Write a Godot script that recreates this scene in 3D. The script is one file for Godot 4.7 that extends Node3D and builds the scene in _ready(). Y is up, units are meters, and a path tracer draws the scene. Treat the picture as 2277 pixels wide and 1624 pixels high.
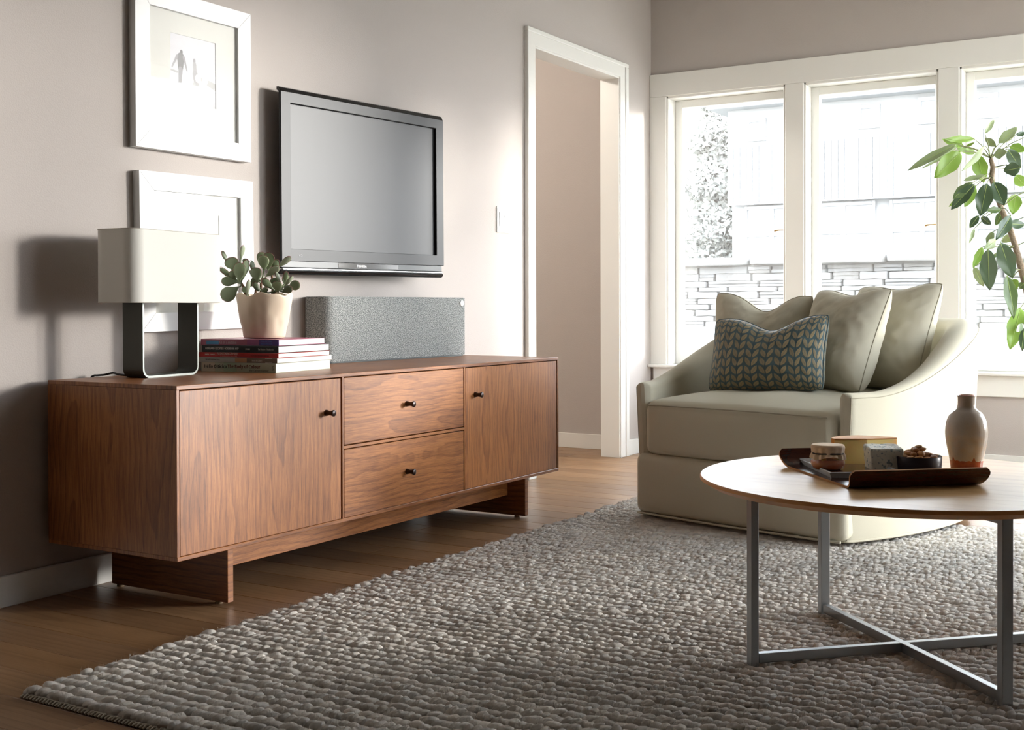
extends Node3D

var M := {}
var names := {}
var cam_o := Vector3(-2.2151, 0.8212, 2.9252)
var cam_r: Vector3
var cam_u: Vector3
var cam_f: Vector3
const FOCAL := 2682.34
const PX := 1138.5
const PY := 709.02
const TOP := 0.6188            # top of the media console

# ---------------------------------------------------------------- mesh building
class MB:
	var P := PackedVector3Array()
	var N := PackedVector3Array()
	var T := PackedVector2Array()
	var I := PackedInt32Array()
	func vert(p: Vector3, n: Vector3, t: Vector2) -> int:
		P.append(p); N.append(n); T.append(t)
		return P.size() - 1
	func face(a: int, b: int, c: int) -> void:      # counter-clockwise from outside
		I.append(a); I.append(c); I.append(b)
	func poly(pts: Array, out: Vector3, uvs: Array = []) -> void:
		var n: Vector3 = (pts[1] - pts[0]).cross(pts[2] - pts[0])
		var flip := n.dot(out) < 0.0
		n = n.normalized() * (-1.0 if flip else 1.0)
		var base := P.size()
		for k in pts.size():
			vert(pts[k], n, uvs[k] if uvs.size() else Vector2(pts[k].x, pts[k].y))
		for k in range(1, pts.size() - 1):
			if flip: face(base, base + k + 1, base + k)
			else: face(base, base + k, base + k + 1)
	func box(lo: Vector3, hi: Vector3, ch := 0.0015, grain := 0, off := Vector2.ZERO) -> void:
		var c := (lo + hi) / 2.0
		var h := (hi - lo) / 2.0
		ch = minf(ch, minf(h.x, minf(h.y, h.z)) * 0.9)
		var pt := func(s: Vector3, ax: int) -> Vector3:
			var q := Vector3.ZERO
			for k in 3:
				q[k] = s[k] * (h[k] if k == ax else h[k] - ch)
			return q + c
		var uv := func(p: Vector3, ax: int) -> Vector2:
			var o := 3 - ax - grain
			if ax == grain:
				return Vector2(p[(ax + 1) % 3] * 0.25, p[(ax + 2) % 3]) + off
			return Vector2(p[grain], p[o]) + off
		for ax in 3:
			var b := (ax + 1) % 3
			var d := (ax + 2) % 3
			for s in [-1.0, 1.0]:
				var pts := []
				var uvs := []
				for q in [[-1, -1], [1, -1], [1, 1], [-1, 1]]:
					var sg := Vector3.ZERO
					sg[ax] = s; sg[b] = q[0]; sg[d] = q[1]
					var p: Vector3 = pt.call(sg, ax)
					pts.append(p); uvs.append(uv.call(p, ax))
				var o := Vector3.ZERO
				o[ax] = s
				poly(pts, o, uvs)
			for s in [-1.0, 1.0]:
				for t in [-1.0, 1.0]:          # edge between faces b and d, running along ax
					var s0 := Vector3.ZERO
					s0[b] = s; s0[d] = t; s0[ax] = -1
					var s1 := s0
					s1[ax] = 1
					var pts := [pt.call(s0, b), pt.call(s1, b), pt.call(s1, d), pt.call(s0, d)]
					var uvs := []
					for p in pts: uvs.append(uv.call(p, b))
					var o := Vector3.ZERO
					o[b] = s; o[d] = t
					poly(pts, o, uvs)
		for sx in [-1.0, 1.0]:
			for sy in [-1.0, 1.0]:
				for sz in [-1.0, 1.0]:
					var s := Vector3(sx, sy, sz)
					poly([pt.call(s, 0), pt.call(s, 1), pt.call(s, 2)], s)
	func grid(f: Callable, nu: int, nv: int, wrap_u := false, wrap_v := false, flip := false, uvs := Vector2.ONE, uvo := Vector2.ZERO) -> void:
		var pos := []
		for j in nv + 1:
			for i in nu + 1:
				pos.append(f.call(float(i) / nu, float(j) / nv))
		var base := P.size()
		for j in nv + 1:
			for i in nu + 1:
				var i0 := i - 1
				var i1 := i + 1
				var j0 := j - 1
				var j1 := j + 1
				if wrap_u:
					if i0 < 0: i0 = nu - 1
					if i1 > nu: i1 = 1
				if wrap_v:
					if j0 < 0: j0 = nv - 1
					if j1 > nv: j1 = 1
				i0 = maxi(i0, 0); i1 = mini(i1, nu); j0 = maxi(j0, 0); j1 = mini(j1, nv)
				var du: Vector3 = pos[j * (nu + 1) + i1] - pos[j * (nu + 1) + i0]
				var dv: Vector3 = pos[j1 * (nu + 1) + i] - pos[j0 * (nu + 1) + i]
				if du.length_squared() < 1e-14:      # a pole: take the ring next to it
					var jj := j1 if j == 0 else j0
					du = pos[jj * (nu + 1) + i1] - pos[jj * (nu + 1) + i0]
				if dv.length_squared() < 1e-14:
					var ii := i1 if i == 0 else i0
					dv = pos[j1 * (nu + 1) + ii] - pos[j0 * (nu + 1) + ii]
				var n := du.cross(dv).normalized()
				if flip: n = -n
				vert(pos[j * (nu + 1) + i], n, Vector2(float(i) / nu, float(j) / nv) * uvs + uvo)
		for j in nv:
			for i in nu:
				var a := base + j * (nu + 1) + i
				var b := a + 1
				var c := a + nu + 2
				var d := a + nu + 1
				if flip: face(a, c, b); face(a, d, c)
				else: face(a, b, c); face(a, c, d)
	func lathe(prof: Array, seg := 32, at := Vector3.ZERO) -> void:     # profile of Vector2(radius, y), from bottom outside upwards
		for k in prof.size() - 1:
			var a: Vector2 = prof[k]
			var b: Vector2 = prof[k + 1]
			if a.distance_to(b) < 1e-6: continue
			var na := norm2(prof, k, true)
			var nb := norm2(prof, k + 1, false)
			var base := P.size()
			for i in seg + 1:
				var w := TAU * i / seg
				var d := Vector3(cos(w), 0, sin(w))
				vert(at + d * a.x + Vector3(0, a.y, 0), (d * na.x + Vector3(0, na.y, 0)).normalized(), Vector2(float(i) / seg, a.y))
				vert(at + d * b.x + Vector3(0, b.y, 0), (d * nb.x + Vector3(0, nb.y, 0)).normalized(), Vector2(float(i) / seg, b.y))
			for i in seg:
				var q := base + i * 2
				face(q, q + 1, q + 3); face(q, q + 3, q + 2)
	func norm2(prof: Array, k: int, ahead: bool) -> Vector2:
		var cur := Vector2.ZERO
		var oth := Vector2.ZERO
		if k + 1 < prof.size(): cur = (prof[k + 1] - prof[k]).normalized()
		if k > 0: oth = (prof[k] - prof[k - 1]).normalized()
		if cur == Vector2.ZERO: cur = oth
		if oth == Vector2.ZERO: oth = cur
		var t := cur + oth if cur.dot(oth) > 0.6 else (cur if ahead else oth)
		return Vector2(t.y, -t.x).normalized()
	func tube(path: Array, rad: Variant, seg := 8, caps := true) -> void:
		var n := path.size()
		var up := Vector3.UP
		var rings := []
		var prev := Vector3.ZERO
		for k in n:
			var t: Vector3 = (path[mini(k + 1, n - 1)] - path[maxi(k - 1, 0)]).normalized()
			if k == 0:
				up = Vector3.UP if absf(t.y) < 0.9 else Vector3.RIGHT
				prev = (up - t * up.dot(t)).normalized()
			else:
				prev = (prev - t * prev.dot(t)).normalized()
			rings.append([t, prev, t.cross(prev)])
		var base := P.size()
		for k in n:
			var r: float = rad if rad is float else rad[k]
			for i in seg + 1:
				var w := TAU * i / seg
				var d: Vector3 = rings[k][1] * cos(w) + rings[k][2] * sin(w)
				vert(path[k] + d * r, d, Vector2(float(i) / seg, float(k) / n))
		for k in n - 1:
			for i in seg:
				var a := base + k * (seg + 1) + i
				face(a, a + 1, a + seg + 2); face(a, a + seg + 2, a + seg + 1)
		if caps:
			for e in [0, n - 1]:
				var pts := []
				var r: float = rad if rad is float else rad[e]
				for i in seg:
					var w := TAU * i / seg
					pts.append(path[e] + (rings[e][1] * cos(w) + rings[e][2] * sin(w)) * r)
				poly(pts, rings[e][0] * (-1.0 if e == 0 else 1.0))
	func prism(outline: Array, lo: float, hi: float, axis := 2, ch := 0.0) -> void:   # convex outline of Vector2, extruded along axis
		var mk := func(q: Vector2, h: float) -> Vector3:
			if axis == 0: return Vector3(h, q.y, q.x)
			if axis == 1: return Vector3(q.x, h, q.y)
			return Vector3(q.x, q.y, h)
		var mid := Vector2.ZERO
		for q in outline: mid += q / outline.size()
		var o := Vector3.ZERO
		o[axis] = 1
		var inner := []
		for q in outline:
			var d: Vector2 = q - mid
			inner.append(mid + d * maxf(0.0, 1.0 - ch / maxf(d.length(), 1e-6)))
		var a := []
		var b := []
		for q in inner:
			a.append(mk.call(q, lo)); b.append(mk.call(q, hi))
		poly(a, -o); poly(b, o)
		var n := outline.size()
		for k in n:
			var p: Vector2 = outline[k]
			var q: Vector2 = outline[(k + 1) % n]
			var e := (p + q) / 2.0 - mid
			var ov: Vector3 = mk.call(e, 0.0)
			poly([mk.call(p, lo + ch), mk.call(q, lo + ch), mk.call(q, hi - ch), mk.call(p, hi - ch)], ov)
			if ch > 0.0:
				poly([mk.call(p, lo + ch), mk.call(q, lo + ch), a[(k + 1) % n], a[k]], ov - o * e.length())
				poly([mk.call(p, hi - ch), mk.call(q, hi - ch), b[(k + 1) % n], b[k]], ov + o * e.length())
	func rbox(lo: Vector3, hi: Vector3, r: float, seg := 10, bend = null) -> void:   # box with round edges; bend moves points
		var c := (lo + hi) / 2.0
		var h := (hi - lo) / 2.0
		for ax in 3:
			for s in [-1.0, 1.0]:
				var b := (ax + 1) % 3
				var d := (ax + 2) % 3
				var f := func(u: float, v: float) -> Vector3:
					var q := Vector3.ZERO
					q[ax] = s * h[ax]
					var us := u * 2.0 - 1.0
					var vs := v * 2.0 - 1.0
					q[b] = warp(us, h[b], r); q[d] = warp(vs, h[d], r)
					var inn := Vector3(clampf(q.x, -h.x + r, h.x - r), clampf(q.y, -h.y + r, h.y - r), clampf(q.z, -h.z + r, h.z - r))
					var dd := q - inn
					if dd.length() > 1e-9: dd = dd.normalized() * r
					var p := inn + dd
					return (bend.call(p, h) if bend != null else p) + c
				grid(f, seg, seg, false, false, s < 0.0)
	func warp(t: float, h: float, r: float) -> float:     # put more points near the rounded rim
		var e := r / h
		var a := absf(t)
		var k := 0.55
		var q := (a / k) * (1.0 - e) if a < k else (1.0 - e) + (a - k) / (1.0 - k) * e
		return signf(t) * q * h
	func add(o: MB, x: Transform3D) -> void:
		var base := P.size()
		for k in o.P.size():
			P.append(x * o.P[k]); N.append((x.basis * o.N[k]).normalized()); T.append(o.T[k])
		for k in o.I: I.append(k + base)
	func mesh() -> ArrayMesh:
		var a := []
		a.resize(Mesh.ARRAY_MAX)
		a[Mesh.ARRAY_VERTEX] = P; a[Mesh.ARRAY_NORMAL] = N; a[Mesh.ARRAY_TEX_UV] = T; a[Mesh.ARRAY_INDEX] = I
		var m := ArrayMesh.new()
		m.add_surface_from_arrays(Mesh.PRIMITIVE_TRIANGLES, a)
		return m

func numbered(called: String) -> String:
	if not names.has(called):
		names[called] = 0
		return called
	names[called] += 1
	return "%s_%03d" % [called, names[called]]

func put(called: String, m: Variant, material: Material, parent: Node = null) -> MeshInstance3D:
	var o := MeshInstance3D.new()
	o.mesh = m.mesh() if m is MB else m
	o.material_override = material
	if parent == null:
		o.name = numbered(called)
		add_child(o, true)
	else:
		var used := false
		for c in parent.get_children():
			if c.name == called: used = true
		if used:
			var k := 1
			while parent.has_node("%s_%03d" % [called, k]): k += 1
			o.name = "%s_%03d" % [called, k]
		else:
			o.name = called
		parent.add_child(o, true)
	return o

func tag(o: Node, label: String, category: String, group := "", kind := "") -> Node:
	o.set_meta("label", label)
	o.set_meta("category", category)
	if group: o.set_meta("group", group)
	if kind: o.set_meta("kind", kind)
	return o

func thing(called: String, label: String, category: String, at := Vector3.ZERO, turn := 0.0, group := "") -> Node3D:
	var o := Node3D.new()
	o.name = numbered(called)
	add_child(o, true)
	o.position = at
	o.rotation.y = turn
	tag(o, label, category, group)
	return o

func struct(called: String, m: Variant, material: Material, label: String, category: String) -> MeshInstance3D:
	var o := put(called, m, material)
	tag(o, label, category, "", "structure")
	return o

func boxes(list: Array, ch := 0.0015, grain := 0) -> MB:
	var b := MB.new()
	for q in list: b.box(q[0], q[1], ch, grain)
	return b

func text_mesh(s: String, cap: float, bold := false, serif := false, italic := false) -> TextMesh:
	var t := TextMesh.new()
	var f := SystemFont.new()
	f.font_names = PackedStringArray(["Droid Serif" if serif else "Droid Sans"])
	f.font_weight = 700 if bold else 400
	f.font_italic = italic
	t.font = f
	t.font_size = 32
	t.pixel_size = cap / 23.0
	t.depth = 0.0004
	t.curve_step = 1.0
	t.text = s
	return t

func at(u: float, v: float, dist: float) -> Vector3:        # a point that far from the camera along its axis
	return cam_o + (cam_f + cam_r * (u - PX) / FOCAL - cam_u * (v - PY) / FOCAL) * dist

# ---------------------------------------------------------------- materials
func sm(c: Color, rough := 0.6, metal := 0.0, spec := 0.5) -> StandardMaterial3D:
	var m := StandardMaterial3D.new()
	m.albedo_color = c
	m.roughness = rough
	m.metallic = metal
	m.metallic_specular = spec
	return m

func c8(r: int, g: int, b: int) -> Color:
	return Color(r / 255.0, g / 255.0, b / 255.0)

func noise(freq: float, oct := 3, seed_ := 1, type := FastNoiseLite.TYPE_SIMPLEX_SMOOTH) -> FastNoiseLite:
	var n := FastNoiseLite.new()
	n.seed = seed_
	n.noise_type = type
	n.frequency = freq
	n.fractal_octaves = oct
	return n

func noise_tex(freq: float, oct: int, seed_: int, size := 256, as_normal := 0.0, ramp: Array = []) -> NoiseTexture2D:
	var t := NoiseTexture2D.new()
	t.width = size; t.height = size
	t.seamless = true
	t.noise = noise(freq, oct, seed_)
	if as_normal > 0.0:
		t.as_normal_map = true
		t.bump_strength = as_normal
	if ramp.size():
		var g := Gradient.new()
		g.offsets = PackedFloat32Array(ramp[0]); g.colors = PackedColorArray(ramp[1])
		t.color_ramp = g
	return t

func bump(m: StandardMaterial3D, freq: float, oct: int, seed_: int, cm: float, scale: float, size := 256) -> void:
	m.heightmap_enabled = true
	m.heightmap_texture = noise_tex(freq, oct, seed_, size)
	m.heightmap_scale = cm
	m.uv1_triplanar = true
	m.uv1_scale = Vector3.ONE * scale

func wood_image(w: int, h: int, strips: int, light: Color, dark: Color, seed_: int, rings: float, streak: float, pore: float) -> ImageTexture:
	# flat-sawn boards: each strip is a cut past the pith of its own log, the grain running along u
	var im := Image.create(w, h, false, Image.FORMAT_RGB8)
	var low := noise(0.004, 2, seed_)
	var mid := noise(0.018, 3, seed_ + 1)
	var fine := noise(0.16, 2, seed_ + 2)
	var rg := RandomNumberGenerator.new()
	rg.seed = seed_
	var cut := [0.0]
	for k in strips: cut.append(cut[k] + rg.randf_range(0.7, 1.4))
	var centre := []
	var depth := []
	var tone := []
	var slope := []
	for k in strips:
		cut[k + 1] = cut[k + 1] / cut[strips] if k < strips - 1 else cut[k + 1]
		centre.append(rg.randf_range(0.1, 0.9)); depth.append(rg.randf_range(0.02, 0.18)); tone.append(rg.randf_range(-0.13, 0.13)); slope.append(rg.randf_range(-0.35, 0.35))
	cut[strips] = 1.0
	for y in h:
		var fy := float(y) / h
		var k := 0
		while k < strips - 1 and fy > cut[k + 1]: k += 1
		var ky: float = (fy - cut[k]) / maxf(cut[k + 1] - cut[k], 0.01)
		for x in w:
			var fx := float(x) / w
			# the texture closes on itself along the grain
			var ax := absf(fx - 0.5) * 2.0
			var wob := low.get_noise_2d(ax * 700.0, y * 1.6 + k * 997.0)
			var d: float = (ky - centre[k]) * 0.55 + wob * 0.03
			var dp: float = depth[k] + slope[k] * ax * 0.5 + mid.get_noise_2d(ax * 260.0, y * 1.3 + k * 331.0) * 0.014
			var r := sqrt(d * d + dp * dp) * rings
			var t := r - floorf(r)
			var late := t * t * t * (1.0 - smoothstep(0.93, 1.0, t))
			var st := fine.get_noise_2d(ax * 46.0, y * 2.4 + k * 71.0) * 0.5 + 0.5
			var p := fine.get_noise_2d(ax * 150.0 + 900.0, y * 5.0 + k * 13.0)
			var a: float = clampf(0.30 + tone[k] + late * 0.48 + (st - 0.5) * streak + wob * 0.2, 0.0, 1.0)
			if p > 0.35: a = minf(1.0, a + pore)
			im.set_pixel(x, y, light.lerp(dark, a))
	return ImageTexture.create_from_image(im)

func wood(tex: Texture2D, rough: float, scale := Vector2(0.7, 1.0), tint := Color.WHITE) -> StandardMaterial3D:
	var m := sm(tint, rough)
	m.albedo_texture = tex
	m.uv1_scale = Vector3(scale.x, scale.y, 1)
	return m

func make_materials() -> void:
	M.wall = sm(c8(181, 173, 167), 0.82, 0.0, 0.35)
	bump(M.wall, 0.06, 2, 5, 0.035, 5.0, 512)
	M.trim = sm(c8(226, 224, 218), 0.42)
	M.ceiling = sm(c8(196, 192, 186), 0.9)
	M.walnut_tex = wood_image(1024, 512, 4, c8(168, 108, 58), c8(98, 54, 25), 21, 22.0, 0.8, 0.14)
	M.walnut = wood(M.walnut_tex, 0.38, Vector2(0.55, 1.25))
	M.walnut_plain = wood(M.walnut_tex, 0.4, Vector2(0.4, 0.7))
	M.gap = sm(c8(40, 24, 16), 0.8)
	M.knob = sm(c8(42, 24, 18), 0.32, 0.35)
	M.maple_tex = wood_image(512, 512, 5, c8(226, 190, 138), c8(196, 150, 94), 77, 7.0, 0.35, 0.04)
	M.maple = wood(M.maple_tex, 0.34, Vector2(0.9, 1.0))
	M.maple.metallic_specular = 0.32
	M.maple_edge = wood(M.maple_tex, 0.4, Vector2(0.9, 0.3), c8(255, 222, 186))
	M.oak_tex = wood_image(1024, 256, 2, c8(158, 126, 94), c8(112, 82, 56), 140, 14.0, 0.5, 0.12)
	M.oak = []
	for k in 4:
		var t: Color = [c8(238, 232, 228), c8(255, 250, 244), c8(226, 218, 210), c8(246, 238, 226)][k]
		M.oak.append(wood(M.oak_tex, 0.36, Vector2(0.5, 3.0), t))
	M.tray = wood(M.walnut_tex, 0.24, Vector2(1.4, 2.2), c8(118, 82, 76))
	M.tray_edge = sm(c8(190, 138, 88), 0.5)
	M.fabric = sm(c8(196, 190, 170), 0.95, 0.0, 0.2)
	M.fabric.rim_enabled = true
	M.fabric.rim = 0.25
	M.fabric.rim_tint = 0.6
	bump(M.fabric, 0.2, 2, 9, 0.05, 9.0, 512)
	M.seam = sm(c8(164, 158, 138), 0.95)
	M.steel = sm(c8(150, 153, 154), 0.38, 0.75)
	M.black = sm(c8(10, 10, 11), 0.12)
	M.black_matte = sm(c8(14, 14, 14), 0.6)
	M.bezel = sm(c8(24, 24, 26), 0.45, 0.0, 0.45)
	M.screen = sm(c8(38, 38, 40), 0.45, 0.0, 0.5)
	M.grey_bar = sm(c8(58, 62, 64), 0.4)
	M.chrome = sm(c8(190, 192, 194), 0.2, 0.9)
	M.letter = sm(c8(225, 226, 228), 0.4)
	M.letter_dim = sm(c8(130, 131, 133), 0.5)
	M.frame = sm(c8(226, 226, 225), 0.45)
	M.mat = sm(c8(222, 222, 216), 0.9)
	M.glass = sm(Color(1, 1, 1, 0.05), 0.02)
	M.glass.transparency = BaseMaterial3D.TRANSPARENCY_ALPHA
	M.tinted = sm(Color(0.16, 0.17, 0.17, 0.28), 0.02)  # tint chosen to dim the light from the unseen right windows
	M.tinted.transparency = BaseMaterial3D.TRANSPARENCY_ALPHA
	M.shade = sm(c8(226, 224, 216), 0.95, 0.0, 0.2)
	M.shade.backlight_enabled = true
	M.shade.backlight = Color(0.28, 0.27, 0.25)
	M.strap = sm(c8(66, 67, 60), 0.42, 0.3)
	M.strap_edge = sm(c8(150, 154, 148), 0.35, 0.5)
	M.pot = sm(c8(216, 196, 172), 0.42)
	M.soil = sm(c8(52, 38, 28), 0.95)
	M.stem = sm(c8(112, 82, 58), 0.8)
	M.white_paper = sm(c8(226, 222, 212), 0.9)
	M.brass = sm(c8(176, 138, 84), 0.4, 0.7)
	M.white_plastic = sm(c8(235, 235, 233), 0.35)
	M.slot = sm(c8(150, 148, 144), 0.6)
	M.porcelain = sm(c8(218, 226, 232), 0.18)
	M.slate = sm(c8(108, 72, 66), 0.16)

# ---------------------------------------------------------------- scene
func _ready() -> void:
	setup_view()
	make_materials()
	room()
	windows()
	unseen_side_windows()
	hallway()
	outside()
	console()
	rug()
	armchair()
	coffee_table()
	television()
	picture(Vector3(0.579, 1.5662, 0.0), 0.498, 0.502, 0.0, 0)
	picture(Vector3(0.5915, 0.9984, 0.0), 0.493, 0.497, 0.0127, 1)
	table_lamp()
	books()
	succulent()
	speaker()
	light_switch()
	tray_and_food()
	house_tree()

func setup_view() -> void:
	var yaw := deg_to_rad(31.4103)
	var pitch := deg_to_rad(-0.5584)
	var roll := deg_to_rad(-0.1559)
	cam_f = Vector3(cos(yaw) * cos(pitch), sin(pitch), -sin(yaw) * cos(pitch))
	var r := Vector3(sin(yaw), 0, cos(yaw))
	var u := r.cross(cam_f)
	cam_r = r * cos(roll) + u * sin(roll)
	cam_u = u * cos(roll) - r * sin(roll)
	var cam := Camera3D.new()
	cam.name = "camera"
	add_child(cam)
	cam.transform = Transform3D(Basis(cam_r, cam_u, -cam_f), cam_o)
	cam.projection = Camera3D.PROJECTION_FRUSTUM
	cam.near = 0.05
	cam.far = 200.0
	cam.size = 0.05 * 1624.0 / FOCAL
	cam.frustum_offset = Vector2(0.0, -0.05 * (812.0 - PY) / FOCAL)
	cam.current = true
	var w := WorldEnvironment.new()
	w.name = "world"
	var e := Environment.new()
	e.background_mode = Environment.BG_SKY
	var s := ProceduralSkyMaterial.new()
	s.sky_top_color = Color(0.90, 0.95, 1.0)
	s.sky_horizon_color = Color(1.0, 1.0, 1.0)
	s.ground_horizon_color = Color(0.92, 0.92, 0.90)
	s.ground_bottom_color = Color(0.80, 0.80, 0.78)
	e.sky = Sky.new()
	e.sky.sky_material = s
	e.background_energy_multiplier = 8.0
	e.tonemap_mode = Environment.TONE_MAPPER_LINEAR
	e.tonemap_exposure = 2.65
	e.sdfgi_enabled = true
	e.ssao_enabled = true
	e.ssil_enabled = true
	w.environment = e
	add_child(w)
	var sun := DirectionalLight3D.new()
	sun.name = "sun"
	sun.light_color = Color(1.0, 0.985, 0.96)
	sun.light_energy = 1.1
	sun.light_angular_distance = 8.0
	sun.shadow_enabled = true
	sun.sky_mode = DirectionalLight3D.SKY_MODE_LIGHT_ONLY
	var az := deg_to_rad(52.0)
	var el := deg_to_rad(7.0)
	var to_sun := Vector3(cos(az) * cos(el), sin(el), sin(az) * cos(el))
	add_child(sun)
	sun.look_at_from_position(to_sun * 20.0, Vector3.ZERO)

const XW := 4.11          # inner face of the window wall
const OPEN := [0.101, 0.797, 0.897, 1.590, 1.690, 2.386, 2.486, 3.182]

func room() -> void:
	var f := struct("floor", boxes([[Vector3(-6.6, -0.12, -2.2), Vector3(XW + 0.2, -0.014, 4.6)]], 0.0), M.gap, "light brown oak plank floor running under the rug", "floor")
	var rg := RandomNumberGenerator.new()
	rg.seed = 3
	var x := -3.2
	while x < XW - 0.01:
		var x1 := minf(x + 0.13, XW)
		var z := -2.0 if x > 1.1 else 0.0
		z -= rg.randf() * 1.2
		while z < 4.4:
			var z1 := z + rg.randf_range(1.2, 2.4)
			var za := maxf(z, -2.0 if x > 1.1 else 0.0)
			var zb := minf(z1, 4.4)
			if zb - za > 0.02:
				var b := MB.new()
				b.box(Vector3(x + 0.0006, -0.013, za + 0.0006), Vector3(x1 - 0.0006, 0.0, zb - 0.0006), 0.0009, 2, Vector2(rg.randf() * 4.0, rg.randf()))
				put("plank", b, M.oak[rg.randi() % 4], f)
			z = z1
		x = x1
	# the wall with the television; the doorway is cut out of it
	struct("wall_left", boxes([
		[Vector3(-6.6, -0.02, -0.1), Vector3(2.767, 2.6, 0.0)], [Vector3(3.679, -0.02, -0.1), Vector3(XW + 0.2, 2.6, 0.0)],
		[Vector3(2.767, 2.065, -0.1), Vector3(3.679, 2.6, 0.0)]], 0.0), M.wall, "taupe painted wall behind the media console and television", "wall")
	var w := MB.new()
	w.box(Vector3(XW, -0.02, 0.0), Vector3(XW + 0.2, 0.475, 3.45), 0.0)
	w.box(Vector3(XW, 2.016, 0.0), Vector3(XW + 0.2, 2.6, 3.45), 0.0)
	var z0 := 0.0
	for k in range(0, OPEN.size(), 2):
		w.box(Vector3(XW, 0.475, z0), Vector3(XW + 0.2, 2.016, OPEN[k]), 0.0)
		z0 = OPEN[k + 1]
	w.box(Vector3(XW, 0.475, z0), Vector3(XW + 0.2, 2.016, 3.45), 0.0)
	struct("wall_far", w, M.wall, "taupe painted wall with the row of windows", "wall")
	struct("wall_right", boxes([[Vector3(-6.6, -0.02, 4.4), Vector3(0.35, 2.6, 4.55)], [Vector3(0.2, -0.02, 3.3), Vector3(0.35, 2.6, 4.4)], [Vector3(0.35, -0.02, 3.3), Vector3(1.5, 2.6, 3.45)],
		[Vector3(1.5, 2.45, 3.3), Vector3(XW, 2.6, 3.45)], [Vector3(1.5, -0.02, 3.3), Vector3(XW, 0.1, 3.45)],
		[Vector3(3.97, 0.1, 3.3), Vector3(XW, 2.45, 3.45)], [Vector3(2.69, 0.1, 3.3), Vector3(2.78, 2.45, 3.45)]], 0.0), M.wall, "taupe painted wall opposite the television, out of view, opened to light the room", "wall")  # out of view; its openings are placed to light the room from the right
	struct("wall_back", boxes([[Vector3(-6.65, -0.02, -0.1), Vector3(-6.5, 2.6, 4.55)]], 0.0), M.wall, "taupe painted wall out of view behind the viewer, set far back to darken the left side", "wall")  # unseen; set far back so less light bounces onto the left side
	struct("ceiling", boxes([[Vector3(-6.65, 2.6, -2.2), Vector3(XW + 0.2, 2.75, 4.6)]], 0.0), M.ceiling, "pale ceiling above the room", "ceiling")
	struct("baseboard_left", boxes([[Vector3(-6.5, 0.0, 0.0), Vector3(2.69, 0.085, 0.015)], [Vector3(3.773, 0.0, 0.0), Vector3(XW - 0.001, 0.085, 0.015)]]), M.trim, "white baseboard along the television wall", "baseboard")
	struct("baseboard_far", boxes([[Vector3(XW - 0.015, 0.0, 0.016), Vector3(XW, 0.085, 3.3)]]), M.trim, "white baseboard below the windows", "baseboard")
	# door casing: legs, head, raised outer bead, jamb liner
	var d := Node3D.new()
	d.name = "door_1"
	add_child(d)
	tag(d, "white cased doorway without a door beside the corner", "doorway", "", "structure")
	put("casing_leg", boxes([[Vector3(2.692, 0, 0), Vector3(2.767, 2.147, 0.019)]], 0.002), M.trim, d)
	put("casing_leg", boxes([[Vector3(3.679, 0, 0), Vector3(3.736, 2.147, 0.019)]], 0.002), M.trim, d)
	put("casing_head", boxes([[Vector3(2.692, 2.067, 0), Vector3(3.736, 2.128, 0.0192)]], 0.002), M.trim, d)
	put("bead", boxes([[Vector3(2.69, 2.1275, 0), Vector3(3.773, 2.149, 0.024)]], 0.003), M.trim, d)
	put("bead", boxes([[Vector3(3.738, 0, 0), Vector3(3.773, 2.128, 0.024)]], 0.003), M.trim, d)
	put("bead", boxes([[Vector3(2.6895, 0, 0), Vector3(2.7, 2.128, 0.024)]], 0.003), M.trim, d)
	put("jamb", boxes([[Vector3(2.762, 0, -0.102), Vector3(2.770, 2.062, 0.012)]], 0.001), M.trim, d)
	put("jamb", boxes([[Vector3(3.672, 0, -0.102), Vector3(3.684, 2.062, 0.012)]], 0.001), M.trim, d)
	put("jamb_head", boxes([[Vector3(2.762, 2.058, -0.102), Vector3(3.684, 2.072, 0.012)]], 0.001), M.trim, d)

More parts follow.
